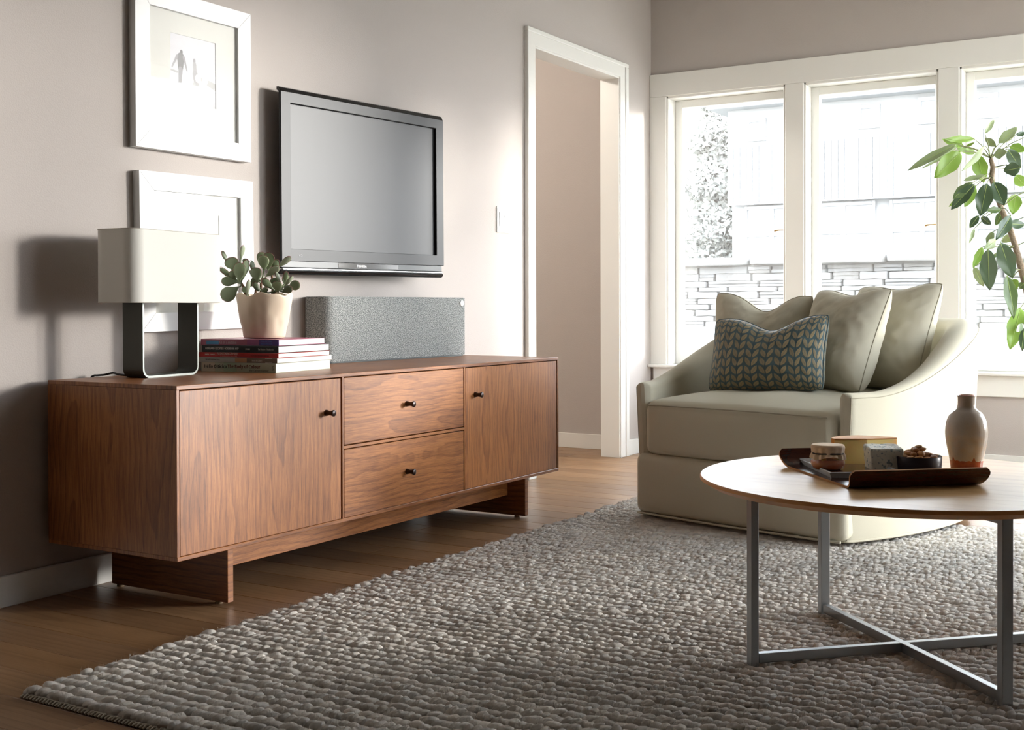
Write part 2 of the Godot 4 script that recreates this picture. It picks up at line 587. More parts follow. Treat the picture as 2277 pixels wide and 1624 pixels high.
func windows() -> void:
	var n := OPEN.size() / 2
	struct("trim_1", boxes([[Vector3(XW - 0.02, 2.014, 0.001), Vector3(XW, 2.143, 3.299)]], 0.002), M.trim, "white head casing running over all the windows", "trim")
	struct("trim_2", boxes([[Vector3(XW - 0.02, 0.372, 0.02), Vector3(XW, 0.4745, 3.299)]], 0.002), M.trim, "white apron board under the window sill", "trim")
	struct("trim_3", boxes([[Vector3(XW - 0.055, 0.475, 0.0), Vector3(XW + 0.1, 0.492, 3.299)]], 0.004), M.trim, "white window sill running under all the windows", "trim")
	var z0 := 0.001
	for k in n + 1:
		var z1: float = OPEN[k * 2] if k < n else 3.299
		struct("trim_%d" % (4 + k), boxes([[Vector3(XW - 0.0195, 0.492, z0), Vector3(XW, 2.0138, z1)]], 0.002), M.trim, [
			"white side casing in the corner by the doorway", "white upright casing between the first and second window", "white upright casing behind the leafy plant", "white upright casing beyond the plant, out of view", "white end casing of the window row"][k], "trim")
		if k < n: z0 = OPEN[k * 2 + 1]
	for k in n:
		var a: float = OPEN[k * 2]
		var b: float = OPEN[k * 2 + 1]
		var o := Node3D.new()
		o.name = "window_%d" % (k + 1)
		add_child(o)
		o.position = Vector3(XW, 0.492, (a + b) / 2.0)
		tag(o, ["leftmost tall casement window, nearest the doorway corner", "tall casement window behind the armchair with a brass latch", "tall casement window behind the leafy plant", "tall casement window right of the plant"][k], "window", "", "structure")
		var h := (b - a) / 2.0
		var top := 2.016 - 0.492
		put("jamb", boxes([
			[Vector3(-0.012, 0, -h - 0.004), Vector3(0.2, top, -h + 0.013)], [Vector3(-0.012, 0, h - 0.013), Vector3(0.2, top, h + 0.004)],
			[Vector3(-0.012, top - 0.016, -h), Vector3(0.2, top + 0.004, h)]], 0.003), M.trim, o)
		var g0 := -h + 0.057
		var g1 := h - 0.036
		put("sash", boxes([
			[Vector3(0.08, 0.0, -h + 0.013), Vector3(0.12, top - 0.016, g0)], [Vector3(0.08, 0.0, g1), Vector3(0.12, top - 0.016, h - 0.013)],
			[Vector3(0.081, 0.0, g0 - 0.01), Vector3(0.119, 0.086, g1 + 0.01)], [Vector3(0.081, top - 0.06, g0 - 0.01), Vector3(0.119, top - 0.016, g1 + 0.01)]], 0.003), M.trim, o)
		put("pane", boxes([[Vector3(0.098, 0.08, g0 - 0.006), Vector3(0.102, top - 0.054, g1 + 0.006)]], 0.0), M.glass, o)
		var l := put("latch", boxes([[Vector3(0.02, 0.72, h - 0.016), Vector3(0.034, 0.765, h - 0.011)]], 0.001), M.brass, o)
		var lv := MB.new()
		lv.tube([Vector3(0.026, 0.742, h - 0.014), Vector3(0.02, 0.742, h - 0.03), Vector3(0.012, 0.741, h - 0.052), Vector3(0.008, 0.738, h - 0.07)], [0.004, 0.0035, 0.004, 0.006], 8)
		put("lever", lv, M.brass, l)

func unseen_side_windows() -> void:
	# unseen windows, out of view on the right, placed to light the room
	var k := 6
	for q in [[1.5, 2.69], [2.78, 3.97]]:
		var o := Node3D.new()
		o.name = "window_%d" % k
		add_child(o)
		tag(o, ["tall fixed window out of view at the near end of the right wall, placed to light the room", "tall fixed window out of view at the far end of the right wall, placed to light the room"][k - 6], "window", "", "structure")
		put("sash", boxes([[Vector3(q[0], 0.1, 3.36), Vector3(q[0] + 0.06, 2.45, 3.41)], [Vector3(q[1] - 0.06, 0.1, 3.36), Vector3(q[1], 2.45, 3.41)],
			[Vector3(q[0] + 0.05, 0.1, 3.361), Vector3(q[1] - 0.05, 0.18, 3.409)], [Vector3(q[0] + 0.05, 2.37, 3.361), Vector3(q[1] - 0.05, 2.45, 3.409)]], 0.003), M.trim, o)
		put("pane", boxes([[Vector3(q[0] + 0.05, 0.17, 3.383), Vector3(q[1] - 0.05, 2.38, 3.387)]], 0.0), M.tinted, o)
		k += 1

func hallway() -> void:
	struct("wall_hall_side", boxes([[Vector3(3.97, -0.02, -2.1), Vector3(XW + 0.2, 2.6, -0.1)]], 0.0), M.wall, "taupe hallway wall seen through the doorway", "wall")
	struct("wall_hall_end", boxes([[Vector3(1.0, -0.02, -2.2), Vector3(XW + 0.2, 2.6, -2.05)]], 0.0), M.wall, "taupe wall at the back of the hallway", "wall")
	struct("wall_hall_left", boxes([[Vector3(0.95, -0.02, -2.2), Vector3(1.1, 2.6, -0.1)]], 0.0), M.wall, "taupe wall at the near end of the hallway", "wall")
	struct("baseboard_hall", boxes([[Vector3(3.955, 0.0, -2.05), Vector3(3.97, 0.085, -0.1)]]), M.trim, "white baseboard of the hallway wall", "baseboard")
	var l := thing("unseen_ceiling_light", "unseen round white ceiling light placed to light the hallway", "ceiling light", Vector3(2.2, 2.6, -1.1))  # fixture out of view, placed to light the hallway beyond the doorway
	var b := MB.new()
	b.lathe([Vector2(0.0, -0.09), Vector2(0.08, -0.085), Vector2(0.14, -0.06), Vector2(0.16, -0.02)], 28)
	var glow := sm(Color(1, 0.98, 0.94), 0.6)
	glow.emission_enabled = true
	glow.emission = Color(1, 0.96, 0.9)
	glow.emission_energy_multiplier = 1.5
	put("lamp_shade", b, glow, l)
	var rim := MB.new()
	rim.lathe([Vector2(0.15, -0.02), Vector2(0.17, -0.02), Vector2(0.17, 0.0)], 28)
	put("rim", rim, M.trim, l)
	var o := OmniLight3D.new()
	o.name = "unseen_hall_lamp"
	o.light_color = Color(1, 0.97, 0.93)
	o.light_energy = 0.75
	o.light_size = 0.08
	o.omni_range = 8.0
	o.omni_attenuation = 2.0
	o.shadow_enabled = true
	o.position = Vector3(0, -0.2, 0)
	l.add_child(o)

func outside() -> void:
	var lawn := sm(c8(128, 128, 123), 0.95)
	bump(lawn, 0.1, 3, 31, 1.0, 1.0)
	var g := MB.new()
	g.poly([Vector3(XW + 0.2, 0.18, -12), Vector3(XW + 0.2, 0.18, 16), Vector3(9.0, 0.62, 16), Vector3(9.0, 0.62, -12)], Vector3.UP)
	g.poly([Vector3(9.0, 0.62, -12), Vector3(9.0, 0.62, 16), Vector3(40.0, 0.62, 16), Vector3(40.0, 0.62, -12)], Vector3.UP)
	g.poly([Vector3(XW + 0.2, -0.4, -12), Vector3(XW + 0.2, -0.4, 16), Vector3(XW + 0.2, 0.18, 16), Vector3(XW + 0.2, 0.18, -12)], Vector3.LEFT)
	g.poly([Vector3(0.36, -0.15, 3.46), Vector3(XW + 0.2, -0.15, 3.46), Vector3(XW + 0.2, -0.15, 16), Vector3(0.36, -0.15, 16)], Vector3.UP)
	struct("ground", g, lawn, "pale sunlit ground outside the windows", "ground")
	# dry-stacked stone wall
	var stone_m := []
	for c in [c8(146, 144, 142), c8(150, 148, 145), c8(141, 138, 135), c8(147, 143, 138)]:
		var m := sm(c, 0.95)
		bump(m, 0.05, 4, 41, 1.2, 4.0)
		stone_m.append(m)
	var wl := thing("stone_wall", "low dry-stacked pale stone wall outside the windows", "stone wall", Vector3(9.0, 0.6, 0.0))
	put("core", boxes([[Vector3(0.06, -0.3, -3.4), Vector3(0.4, 0.66, 2.4)]], 0.0), sm(c8(140, 138, 135), 1.0), wl)
	var rg := RandomNumberGenerator.new()
	rg.seed = 12
	var shapes := []
	for k in 6:
		var b := MB.new()
		var jag := []
		for q in 8: jag.append(rg.randf_range(-0.03, 0.03))
		var fr := func(p: Vector3, h: Vector3) -> Vector3:
			var t: float = sin(p.z * 9.0 + jag[0] * 60.0) * 0.03 + jag[1]
			return p + Vector3(t * 0.5, signf(p.y) * (sin(p.z * 7.0 + jag[2] * 80.0) * 0.05), p.z * jag[3] * 0.3)
		b.rbox(Vector3(-0.5, -0.5, -0.5), Vector3(0.5, 0.5, 0.5), 0.1, 4, fr)
		shapes.append(b.mesh())
	var y := -0.28
	while y < 0.60:
		var hh := rg.randf_range(0.04, 0.072)
		var z := -2.7 - rg.randf() * 0.3
		while z < 1.75:
			var ln := rg.randf_range(0.16, 0.55)
			var two := hh > 0.055 and rg.randf() < 0.3
			for q in (2 if two else 1):
				var s := put("stone", shapes[rg.randi() % 6], stone_m[rg.randi() % 4], wl)
				var sh := hh / 2.0 if two else hh
				s.position = Vector3(0.08 + rg.randf_range(-0.012, 0.01), y + sh * (0.5 + q), z + ln / 2.0)
				s.scale = Vector3(0.2, sh - 0.0015, ln - 0.003)
				s.rotation.x = rg.randf_range(-0.012, 0.012)
			z += ln
		y += hh
	var cz := -2.8
	while cz < 1.75:
		var cl := rg.randf_range(0.5, 0.95)
		var s := put("cap_stone", shapes[rg.randi() % 6], stone_m[rg.randi() % 4], wl)
		s.position = Vector3(0.1, 0.66 + rg.randf_range(-0.006, 0.006), cz + cl / 2.0)
		s.scale = Vector3(0.42, 0.075, cl - 0.005)
		cz += cl
	# the neighbouring house
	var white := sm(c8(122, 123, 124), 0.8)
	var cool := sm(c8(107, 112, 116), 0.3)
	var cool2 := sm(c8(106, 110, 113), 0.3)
	var h := thing("house", "white board-sided house across the yard with small square windows", "house", Vector3(13.0, 0.6, 0.0))
	put("wall", boxes([[Vector3(0.02, 2.33, -3.0), Vector3(4.0, 2.82, 3.2)]], 0.0), white, h)
	put("upper_wall", boxes([[Vector3(0.0, 1.56, -2.99), Vector3(0.02, 1.58, 3.2)], [Vector3(0.03, 1.57, -2.99), Vector3(4.0, 2.34, 3.2)]], 0.0), white, h)
	put("roof", boxes([[Vector3(-0.25, 2.82, -3.2), Vector3(4.4, 2.95, 3.4)]], 0.01), sm(c8(118, 119, 120), 0.9), h)
	put("lower_wall", boxes([[Vector3(0.18, -0.1, -3.0), Vector3(4.0, 1.57, 3.2)]], 0.0), white, h)
	var z := -3.0
	var board := MB.new()
	board.box(Vector3(0.004, 1.575, 0.003), Vector3(0.032, 2.34, 0.084), 0.003)
	var bm := board.mesh()
	while z < 3.1:
		var p := put("siding_board", bm, white, h)
		p.position.z = z
		z += 0.087
	for q in [[-2.69, -2.518, 2.44, 2.64], [-1.222, -1.043, 2.49, 2.69], [-0.489, -0.29, 2.49, 2.72], [0.173, 0.34, 2.5, 2.7]]:
		var wn := put("window", boxes([
			[Vector3(-0.02, q[2] - 0.05, q[0] - 0.05), Vector3(0.03, q[2], q[1] + 0.05)], [Vector3(-0.02, q[3], q[0] - 0.05), Vector3(0.03, q[3] + 0.05, q[1] + 0.05)],
			[Vector3(-0.02, q[2], q[0] - 0.05), Vector3(0.03, q[3], q[0])], [Vector3(-0.02, q[2], q[1]), Vector3(0.03, q[3], q[1] + 0.05)]], 0.004), white, h)
		put("pane", boxes([[Vector3(0.0, q[2], q[0]), Vector3(0.022, q[3], q[1])]], 0.0), cool, wn)
	for q in [[-2.774, -2.0, -2.437], [-1.9, -1.127, -1.491], [-0.871, -0.1, -0.516], [0.14, 0.92, 0.5]]:
		var zz0: float = q[0]
		var zz1: float = q[1]
		var zm: float = q[2]
		var wn := put("window", boxes([
			[Vector3(0.12, 1.14, zz0), Vector3(0.19, 1.19, zz1)], [Vector3(0.123, 0.55, zm - 0.03), Vector3(0.188, 1.54, zm + 0.03)], [Vector3(0.12, 1.50, zz0), Vector3(0.19, 1.55, zz1)],
			[Vector3(0.12, 0.5, zz0 - 0.04), Vector3(0.19, 1.55, zz0)], [Vector3(0.12, 0.5, zz1), Vector3(0.19, 1.55, zz1 + 0.04)], [Vector3(0.12, 0.5, zz0), Vector3(0.19, 0.56, zz1)]], 0.004), white, h)
		for s in [[zz0, zm - 0.03], [zm + 0.03, zz1]]:
			for t in [[0.56, 1.14], [1.19, 1.50]]:
				put("pane", boxes([[Vector3(0.15, t[0], s[0]), Vector3(0.185, t[1], s[1])]], 0.0), cool if t[0] > 1.0 else cool2, wn)
	# a tree left of the house; haze is put into its pale greys
	var tr := thing("garden_tree", "hazy pale tree beyond the stone wall left of the house", "tree", Vector3(16.0, 0.6, -4.35))
	var tb := MB.new()
	tb.tube([Vector3(0, 0, 0), Vector3(0.05, 1.2, 0.03), Vector3(0, 2.6, 0.0), Vector3(0.02, 3.7, 0.03)], [0.16, 0.12, 0.07, 0.02], 8)
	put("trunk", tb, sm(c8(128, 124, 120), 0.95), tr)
	var lf := MB.new()
	for k in 3:
		var a := k * 2.1
		lf.poly([Vector3(0, 0, 0), Vector3(cos(a) * 0.05, 0.02, sin(a) * 0.05) + Vector3(0, 0.02, 0), Vector3(cos(a) * 0.12, 0.0, sin(a) * 0.12), Vector3(cos(a) * 0.05, -0.02, sin(a) * 0.05)], Vector3.UP)
	var mm := MultiMesh.new()
	mm.transform_format = MultiMesh.TRANSFORM_3D
	mm.mesh = lf.mesh()
	mm.instance_count = 5200
	for k in 5200:
		var yy := pow(rg.randf(), 0.8) * 3.4 + 0.3
		var rr := (1.25 - yy * 0.26) * sqrt(rg.randf()) * (0.75 + 0.35 * sin(yy * 9.0))
		var aa := rg.randf() * TAU
		var bs := Basis.from_euler(Vector3(rg.randf() * 2 - 1, rg.randf() * TAU, rg.randf() * 2 - 1)).scaled(Vector3.ONE * rg.randf_range(0.6, 1.3))
		mm.set_instance_transform(k, Transform3D(bs, Vector3(cos(aa) * rr, yy - rr * 0.15, sin(aa) * rr)))
	var mi := MultiMeshInstance3D.new()
	mi.name = "foliage"
	mi.multimesh = mm
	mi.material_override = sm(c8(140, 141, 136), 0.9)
	mi.set_meta("kind", "stuff")
	tr.add_child(mi)

# ---------------------------------------------------------------- media console
func knob_mesh() -> ArrayMesh:
	var b := MB.new()
	b.lathe([Vector2(0.0, 0.0), Vector2(0.0095, 0.0), Vector2(0.0085, 0.006), Vector2(0.0065, 0.013), Vector2(0.0075, 0.021), Vector2(0.0098, 0.028), Vector2(0.0098, 0.031), Vector2(0.0088, 0.032), Vector2(0.0, 0.0322)], 20)
	return b.mesh()

func console() -> void:
	var L := 2.03
	var zb := 0.0398
	var zf := 0.5517
	var yb := 0.1598
	var o := thing("media_console", "long walnut media console with two doors and two drawers on slab legs", "media console", Vector3(0, 0, 0))
	var t := 0.019
	var panel := func(called: String, lo: Vector3, hi: Vector3, g: int, off: Vector2, ch := 0.0015) -> MeshInstance3D:
		var b := MB.new()
		b.box(lo, hi, ch, g, off)
		return put(called, b, M.walnut, o)
	panel.call("top", Vector3(0, TOP - 0.0115, zb), Vector3(L, TOP, zf), 0, Vector2(0.1, 0.3), 0.0012)
	panel.call("bottom", Vector3(0.0, yb, zb), Vector3(L, yb + 0.0115, zf), 0, Vector2(0.5, 0.7), 0.0012)
	panel.call("side_panel", Vector3(0, yb + 0.0115, zb), Vector3(0.0095, TOP - 0.0115, zf), 1, Vector2(0.2, 0.05), 0.0005)
	panel.call("side_panel", Vector3(L - 0.0095, yb + 0.0115, zb), Vector3(L, TOP - 0.0115, zf), 1, Vector2(0.6, 0.4), 0.0005)
	panel.call("back_panel", Vector3(0.01, yb + 0.01, zb + 0.002), Vector3(L - 0.01, TOP - 0.01, zb + 0.012), 0, Vector2(0.3, 0.2))
	panel.call("divider", Vector3(0.671, yb + 0.011, zb + 0.02), Vector3(0.679, TOP - 0.011, zf - 0.0005), 1, Vector2(0.3, 0.2), 0.0006)
	panel.call("divider", Vector3(1.3465, yb + 0.011, zb + 0.02), Vector3(1.3535, TOP - 0.011, zf - 0.0005), 1, Vector2(0.8, 0.1), 0.0006)
	panel.call("rail", Vector3(0.679, 0.3855, zb + 0.02), Vector3(1.3465, 0.3945, zf - 0.0005), 0, Vector2(0.8, 0.1), 0.0006)
	put("inner_shadow_panel", boxes([[Vector3(0.0095, yb + 0.0115, zf - 0.05), Vector3(L - 0.0095, TOP - 0.0115, zf - 0.03)]], 0.0), M.gap, o)  # dark sheet standing in for the shade behind the door and drawer gaps
	var kn := knob_mesh()
	var knob := func(host: Node3D, p: Vector3) -> void:
		var k := put("knob", kn, M.knob, host)
		k.position = p
		k.rotation.x = PI / 2.0
	var d1: MeshInstance3D = panel.call("door", Vector3(0.0112, yb + 0.0125, zf - 0.021), Vector3(0.6645, TOP - 0.0145, zf - 0.001), 1, Vector2(0.05, 0.12), 0.0012)
	knob.call(d1, Vector3(0.596, 0.503, zf - 0.001))
	var d2: MeshInstance3D = panel.call("door", Vector3(1.3555, yb + 0.0125, zf - 0.021), Vector3(2.0155, TOP - 0.0145, zf - 0.001), 1, Vector2(0.52, 0.46), 0.0012)
	knob.call(d2, Vector3(1.417, 0.506, zf - 0.001))
	var a: MeshInstance3D = panel.call("drawer", Vector3(0.6805, 0.3975, zf - 0.021), Vector3(1.342, TOP - 0.0145, zf - 0.001), 0, Vector2(0.15, 0.56), 0.0012)
	knob.call(a, Vector3(1.004, 0.502, zf - 0.001))
	var b2: MeshInstance3D = panel.call("drawer", Vector3(0.6805, yb + 0.0125, zf - 0.021), Vector3(1.342, 0.3825, zf - 0.001), 0, Vector2(0.75, 0.03), 0.0012)
	knob.call(b2, Vector3(1.004, 0.278, zf - 0.001))
	for s in [0.2036, L - 0.2036 - 0.0226]:
		panel.call("leg", Vector3(s, 0.0073, 0.0593), Vector3(s + 0.0226, yb, 0.5288), 2, Vector2(0.3 + s, 0.8))
		for z in [0.085, 0.485]:
			var g := MB.new()
			g.lathe([Vector2(0.011, -0.0005), Vector2(0.011, 0.0076)], 14, Vector3(s + 0.0113, 0, z))
			g.poly([Vector3(s, -0.0005, z - 0.01), Vector3(s + 0.022, -0.0005, z - 0.01), Vector3(s + 0.022, -0.0005, z + 0.01), Vector3(s, -0.0005, z + 0.01)], Vector3.DOWN)
			put("glide", g, sm(c8(120, 98, 70), 0.6), o)
	panel.call("stretcher", Vector3(0.2262, 0.0835, 0.43), Vector3(L - 0.2262, yb, 0.449), 0, Vector2(0.2, 0.33))

# ---------------------------------------------------------------- rug
func rug() -> void:
	var o := thing("rug", "large grey chunky woven wool rug under the coffee table and armchair", "rug", Vector3(-0.585, 0, 0.72))
	var W := 3.0
	var D := 2.44
	var cream := sm(c8(206, 198, 184), 0.95)
	bump(cream, 0.3, 2, 61, 0.2, 14.0)
	put("backing", boxes([[Vector3(-0.006, 0.0, 0.004), Vector3(W, 0.005, D)]], 0.001), cream, o)
	put("ground_weave", boxes([[Vector3(0.002, 0.004, 0.008), Vector3(W - 0.004, 0.0125, D - 0.004)]], 0.002), sm(c8(196, 187, 178), 1.0, 0.0, 0.15), o)
	var bd := MB.new()                       # woven cream selvedge along the near end
	var rg := RandomNumberGenerator.new()
	rg.seed = 8
	for k in 244:
		var z := 0.005 + k * 0.01
		bd.tube([Vector3(-0.012, 0.003, z), Vector3(-0.006, 0.0075 + rg.randf() * 0.002, z + 0.004), Vector3(0.002, 0.006, z + 0.009)], 0.0034, 5)
	put("selvedge", bd, cream, o)
	var wool := sm(c8(245, 237, 227), 1.0, 0.0, 0.15)
	wool.vertex_color_use_as_albedo = true
	wool.rim_enabled = true
	wool.rim = 0.5
	wool.rim_tint = 0.7
	bump(wool, 0.16, 4, 62, 0.35, 20.0, 512)
	# one loop of yarn: a lumpy oval bead
	var shapes := []
	for v in 3:
		var b := MB.new()
		var nz := noise(1.2, 2, 70 + v)
		b.grid(func(u: float, w: float) -> Vector3:
			var th := u * TAU
			var ph := w * PI
			var p := Vector3(sin(ph) * cos(th), cos(ph), sin(ph) * sin(th))
			p *= 1.0 + 0.16 * nz.get_noise_3d(p.x * 1.5, p.y * 1.5, p.z * 1.5) 
			return Vector3(p.x * 0.0195, p.y * 0.0115, p.z * 0.0135), 10, 7, true, false, false)
		shapes.append(b.mesh())
	var rows := int(W / 0.034)
	var tone := noise(0.9, 3, 90)
	var tr := [[], [], []]
	var cl := [[], [], []]
	for r in rows:
		var x := 0.014 + r * 0.034
		var style := r % 2
		var step := 0.0172 if style == 0 else 0.0245
		var z := 0.006 + rg.randf() * step
		var lane := rg.randf_range(-0.09, 0.09)
		while z < D - 0.005:
			var sx := rg.randf_range(0.85, 1.12)
			var sz := rg.randf_range(0.85, 1.15) * (1.0 if style == 0 else 1.55)
			var sy := rg.randf_range(0.85, 1.1) * (1.02 if style == 0 else 0.9)
			var bs := Basis.from_euler(Vector3(rg.randf_range(-0.3, 0.3), rg.randf_range(-0.35, 0.35), rg.randf_range(-0.25, 0.25))) * Basis.from_scale(Vector3(sx, sy, sz))
			var v := rg.randi() % 3
			var edge := 0.0
			if z < 0.03: edge = rg.randf_range(-0.012, 0.004)
			tr[v].append(Transform3D(bs, Vector3(x + rg.randf_range(-0.0025, 0.0025), 0.0095 + rg.randf_range(-0.0012, 0.0022), z + edge)))
			var q := 0.98 + lane + tone.get_noise_2d(x * 2.0, z * 2.0) * 0.16 + rg.randf_range(-0.13, 0.1)
			var warm := rg.randf_range(-0.02, 0.02)
			cl[v].append(Color(q + warm, q, q - warm))
			z += step * rg.randf_range(0.85, 1.15)
	for v in 3:
		var mm := MultiMesh.new()
		mm.transform_format = MultiMesh.TRANSFORM_3D
		mm.use_colors = true
		mm.mesh = shapes[v]
		mm.instance_count = tr[v].size()
		for k in tr[v].size():
			mm.set_instance_transform(k, tr[v][k])
			mm.set_instance_color(k, cl[v][k])
		var mi := MultiMeshInstance3D.new()
		mi.name = "pile" if v == 0 else "pile_%03d" % v
		mi.multimesh = mm
		mi.material_override = wool
		mi.set_meta("kind", "stuff")
		o.add_child(mi, true)
	# loose wool fibres standing off the loops
	var fz := MB.new()
	for k in 9:
		var a := rg.randf() * TAU
		var q := Vector3(rg.randf_range(-0.014, 0.014), 0.004, rg.randf_range(-0.012, 0.012))
		var side := Vector3(cos(a), 0, sin(a))
		var up := Vector3(side.z, 0.0, -side.x) * rg.randf_range(0.002, 0.009) + Vector3(0, rg.randf_range(0.008, 0.0115), 0)
		fz.poly([q - side * 0.00035, q + side * 0.00035, q + up], Vector3(up.z, 0.1, -up.x))
	var fm := MultiMesh.new()
	fm.transform_format = MultiMesh.TRANSFORM_3D
	fm.use_colors = true
	fm.mesh = fz.mesh()
	var all := []
	for v in 3:
		for k in tr[v].size():
			all.append([tr[v][k].origin, cl[v][k]])
	fm.instance_count = all.size()
	for k in all.size():
		fm.set_instance_transform(k, Transform3D(Basis.from_euler(Vector3(rg.randf_range(-0.3, 0.3), rg.randf() * TAU, rg.randf_range(-0.3, 0.3))), all[k][0] + Vector3(0, 0.001, 0)))
		fm.set_instance_color(k, all[k][1])
	var fi := MultiMeshInstance3D.new()
	fi.name = "fibres"
	fi.multimesh = fm
	fi.material_override = wool
	fi.set_meta("kind", "stuff")
	o.add_child(fi)

# ---------------------------------------------------------------- armchair and its cushions
const CHAIR_AT := Vector3(2.395, 0.0, 1.485)
var chair_x := Transform3D(Basis(Vector3(-0.2373, 0, 0.9714), Vector3.UP, Vector3(-0.9714, 0, -0.2373)), CHAIR_AT)

func catmull(p: Array, t: float) -> Vector2:
	var n := p.size() - 1
	var s := clampf(t, 0.0, 1.0) * n
	var k := mini(int(s), n - 1)
	var f := s - k
	var a: Vector2 = p[maxi(k - 1, 0)]
	var b: Vector2 = p[k]
	var c: Vector2 = p[k + 1]
	var d: Vector2 = p[mini(k + 2, n)]
	return b.cubic_interpolate(c, a, d, f)

func arm_height(z: float) -> float:
	var t := clampf((0.42 - z) / 0.82, 0.0, 1.0)
	return lerpf(0.537, 0.785, t * t * (3.0 - 2.0 * t) * 0.75 + t * 0.25)

func armchair() -> void:
	var o := thing("armchair", "pale sage upholstered swivel tub armchair facing the coffee table", "armchair")
	o.transform = chair_x
	var half := [Vector2(0.447, 0.535), Vector2(0.476, 0.46), Vector2(0.512, 0.34), Vector2(0.54, 0.17), Vector2(0.548, -0.02), Vector2(0.525, -0.22), Vector2(0.46, -0.39), Vector2(0.34, -0.5), Vector2(0.18, -0.555)]
	var line := half.duplicate()
	line.append(Vector2(0, -0.57))
	for k in half.size(): line.append(Vector2(-half[half.size() - 1 - k].x, half[half.size() - 1 - k].y))
	var thick := func(z: float) -> float:
		return lerpf(0.058, 0.125, smoothstep(0.45, -0.25, z))
	var section := func(s: float, w: float) -> Vector3:          # s runs along the tub, w round the padded wall
		var c := catmull(line, s)
		var d := (catmull(line, minf(s + 0.004, 1.0)) - catmull(line, maxf(s - 0.004, 0.0))).normalized()
		var n := Vector2(-d.y, d.x)
		if n.dot(c) < 0.0 and c.y < 0.4: n = -n
		if n.x * c.x < 0.0 and c.y >= 0.4: n = -n
		var h := arm_height(c.y)
		var t: float = thick.call(c.y)
		# the ends are rounded off
		var e := minf(s, 1.0 - s) / 0.02
		var k := sqrt(clampf(1.0 - pow(1.0 - clampf(e, 0.0, 1.0), 2.0), 0.0, 1.0))
		var r := t / 2.0
		var off := 0.0
		var y := 0.0
		if w < 0.42:
			y = lerpf(0.034, h - r, w / 0.42); off = 0.0
		elif w < 0.68:
			var a := (w - 0.42) / 0.26 * PI
			off = -r + cos(a) * r; y = h - r + sin(a) * r * 0.8
		else:
			y = lerpf(h - r, 0.2, (w - 0.68) / 0.32); off = -t
		off = (off + r) * (0.25 + 0.75 * k) - r
		if e < 1.0: y = minf(y, h - r * 0.3 * (1.0 - k))
		var fl := 0.028 * (y - 0.1) / 0.6 - 0.012
		return Vector3(c.x + n.x * (off + fl), y, c.y + n.y * (off + fl))
	var b := MB.new()
	b.grid(func(u: float, v: float) -> Vector3: return section.call(u, v), 110, 44, false, false, true)
	# close the two front ends
	for s in [0.0, 1.0]:
		var ring := []
		for k in 45: ring.append(section.call(s, k / 44.0))
		for k in 22:
			b.poly([ring[k], ring[k + 1], ring[43 - k], ring[44 - k]], Vector3(0, 0, 1))
	put("shell", b, M.fabric, o)
	# front panel under the seat
	var fp := MB.new()
	fp.rbox(Vector3(-0.447, 0.036, -0.40), Vector3(0.447, 0.262, 0.552), 0.03, 14, func(p: Vector3, h: Vector3) -> Vector3:
		var q := p
		var k := clampf(1.0 - pow(p.x / h.x, 2.0), 0.0, 1.0)
		if p.z > 0.0: q.z += 0.018 * k
		return q)
	put("front_panel", fp, M.fabric, o)
	# seat cushion
	var sc := MB.new()
	sc.rbox(Vector3(-0.405, 0.258, -0.40), Vector3(0.400, 0.462, 0.548), 0.035, 20, func(p: Vector3, h: Vector3) -> Vector3:
		var q := p
		var kx := clampf(1.0 - pow(p.x / h.x, 2.0), 0.0, 1.0)
		var kz := clampf(1.0 - pow(p.z / h.z, 4.0), 0.0, 1.0)
		if p.y > 0.0: q.y += 0.042 * sqrt(kx) * kz + 0.004 * sin(p.x * 21.0 + p.z * 3.0) * kz * kx
		if p.z > 0.0: q.z += 0.02 * kx * clampf(1.0 - pow(p.y / h.y, 2.0), 0.0, 1.0) + 0.006 * kx
		return q)
	put("seat_cushion", sc, M.fabric, o)
	var seam := MB.new()
	var path := []
	for k in 41:
		var x := lerpf(-0.385, 0.38, k / 40.0)
		var kx := 1.0 - pow(x / 0.4, 2.0)
		path.append(Vector3(x, 0.447 + 0.004 * kx, 0.546 + 0.012 * kx))
	seam.tube(path, 0.0022, 6)
	put("seam", seam, M.seam, o)
	# welts: along the outer rim of the tub, down the arm fronts and round the foot
	var welt := MB.new()
	var rim := []
	for k in 121: rim.append(section.call(k / 120.0 * 0.976 + 0.012, 0.445))
	welt.tube(rim, 0.0017, 6)
	for s in [0.012, 0.988]:
		var dn := []
		for k in 20: dn.append(section.call(s, k / 19.0 * 0.445))
		welt.tube(dn, 0.0017, 6)
	put("welt", welt, M.seam, o)
	var foot := MB.new()
	var ring := []
	for k in 121: ring.append(section.call(k / 120.0, 0.0) + Vector3(0, 0.001, 0))
	for k in 31:
		var x := lerpf(-0.43, 0.43, k / 30.0)
		ring.append(Vector3(x, 0.036, 0.549 + 0.018 * (1.0 - pow(x / 0.447, 2.0))))
	foot.tube(ring, 0.0045, 6)
	put("foot_welt", foot, M.fabric, o)
	var sw := MB.new()
	sw.lathe([Vector2(0.0, 0.016), Vector2(0.34, 0.016), Vector2(0.34, 0.04), Vector2(0.0, 0.042)], 40)
	put("swivel_base", sw, M.black_matte, o)
	# cushions leaning inside the tub
	var leafy := sm(Color.WHITE, 0.62, 0.0, 0.5)
	leafy.albedo_texture = leaf_weave()
	leafy.rim_enabled = true
	leafy.rim = 0.4
	bump_uv(leafy)
	pillow("cushion", "sage square back cushion at the left arm with a dented top", Vector3(-0.30, 0.672, -0.10), Vector3(4, 0, -2), Vector3(0.46, 0.41, 0.19), 0.025, 0.07, 0.0, M.fabric, 1)
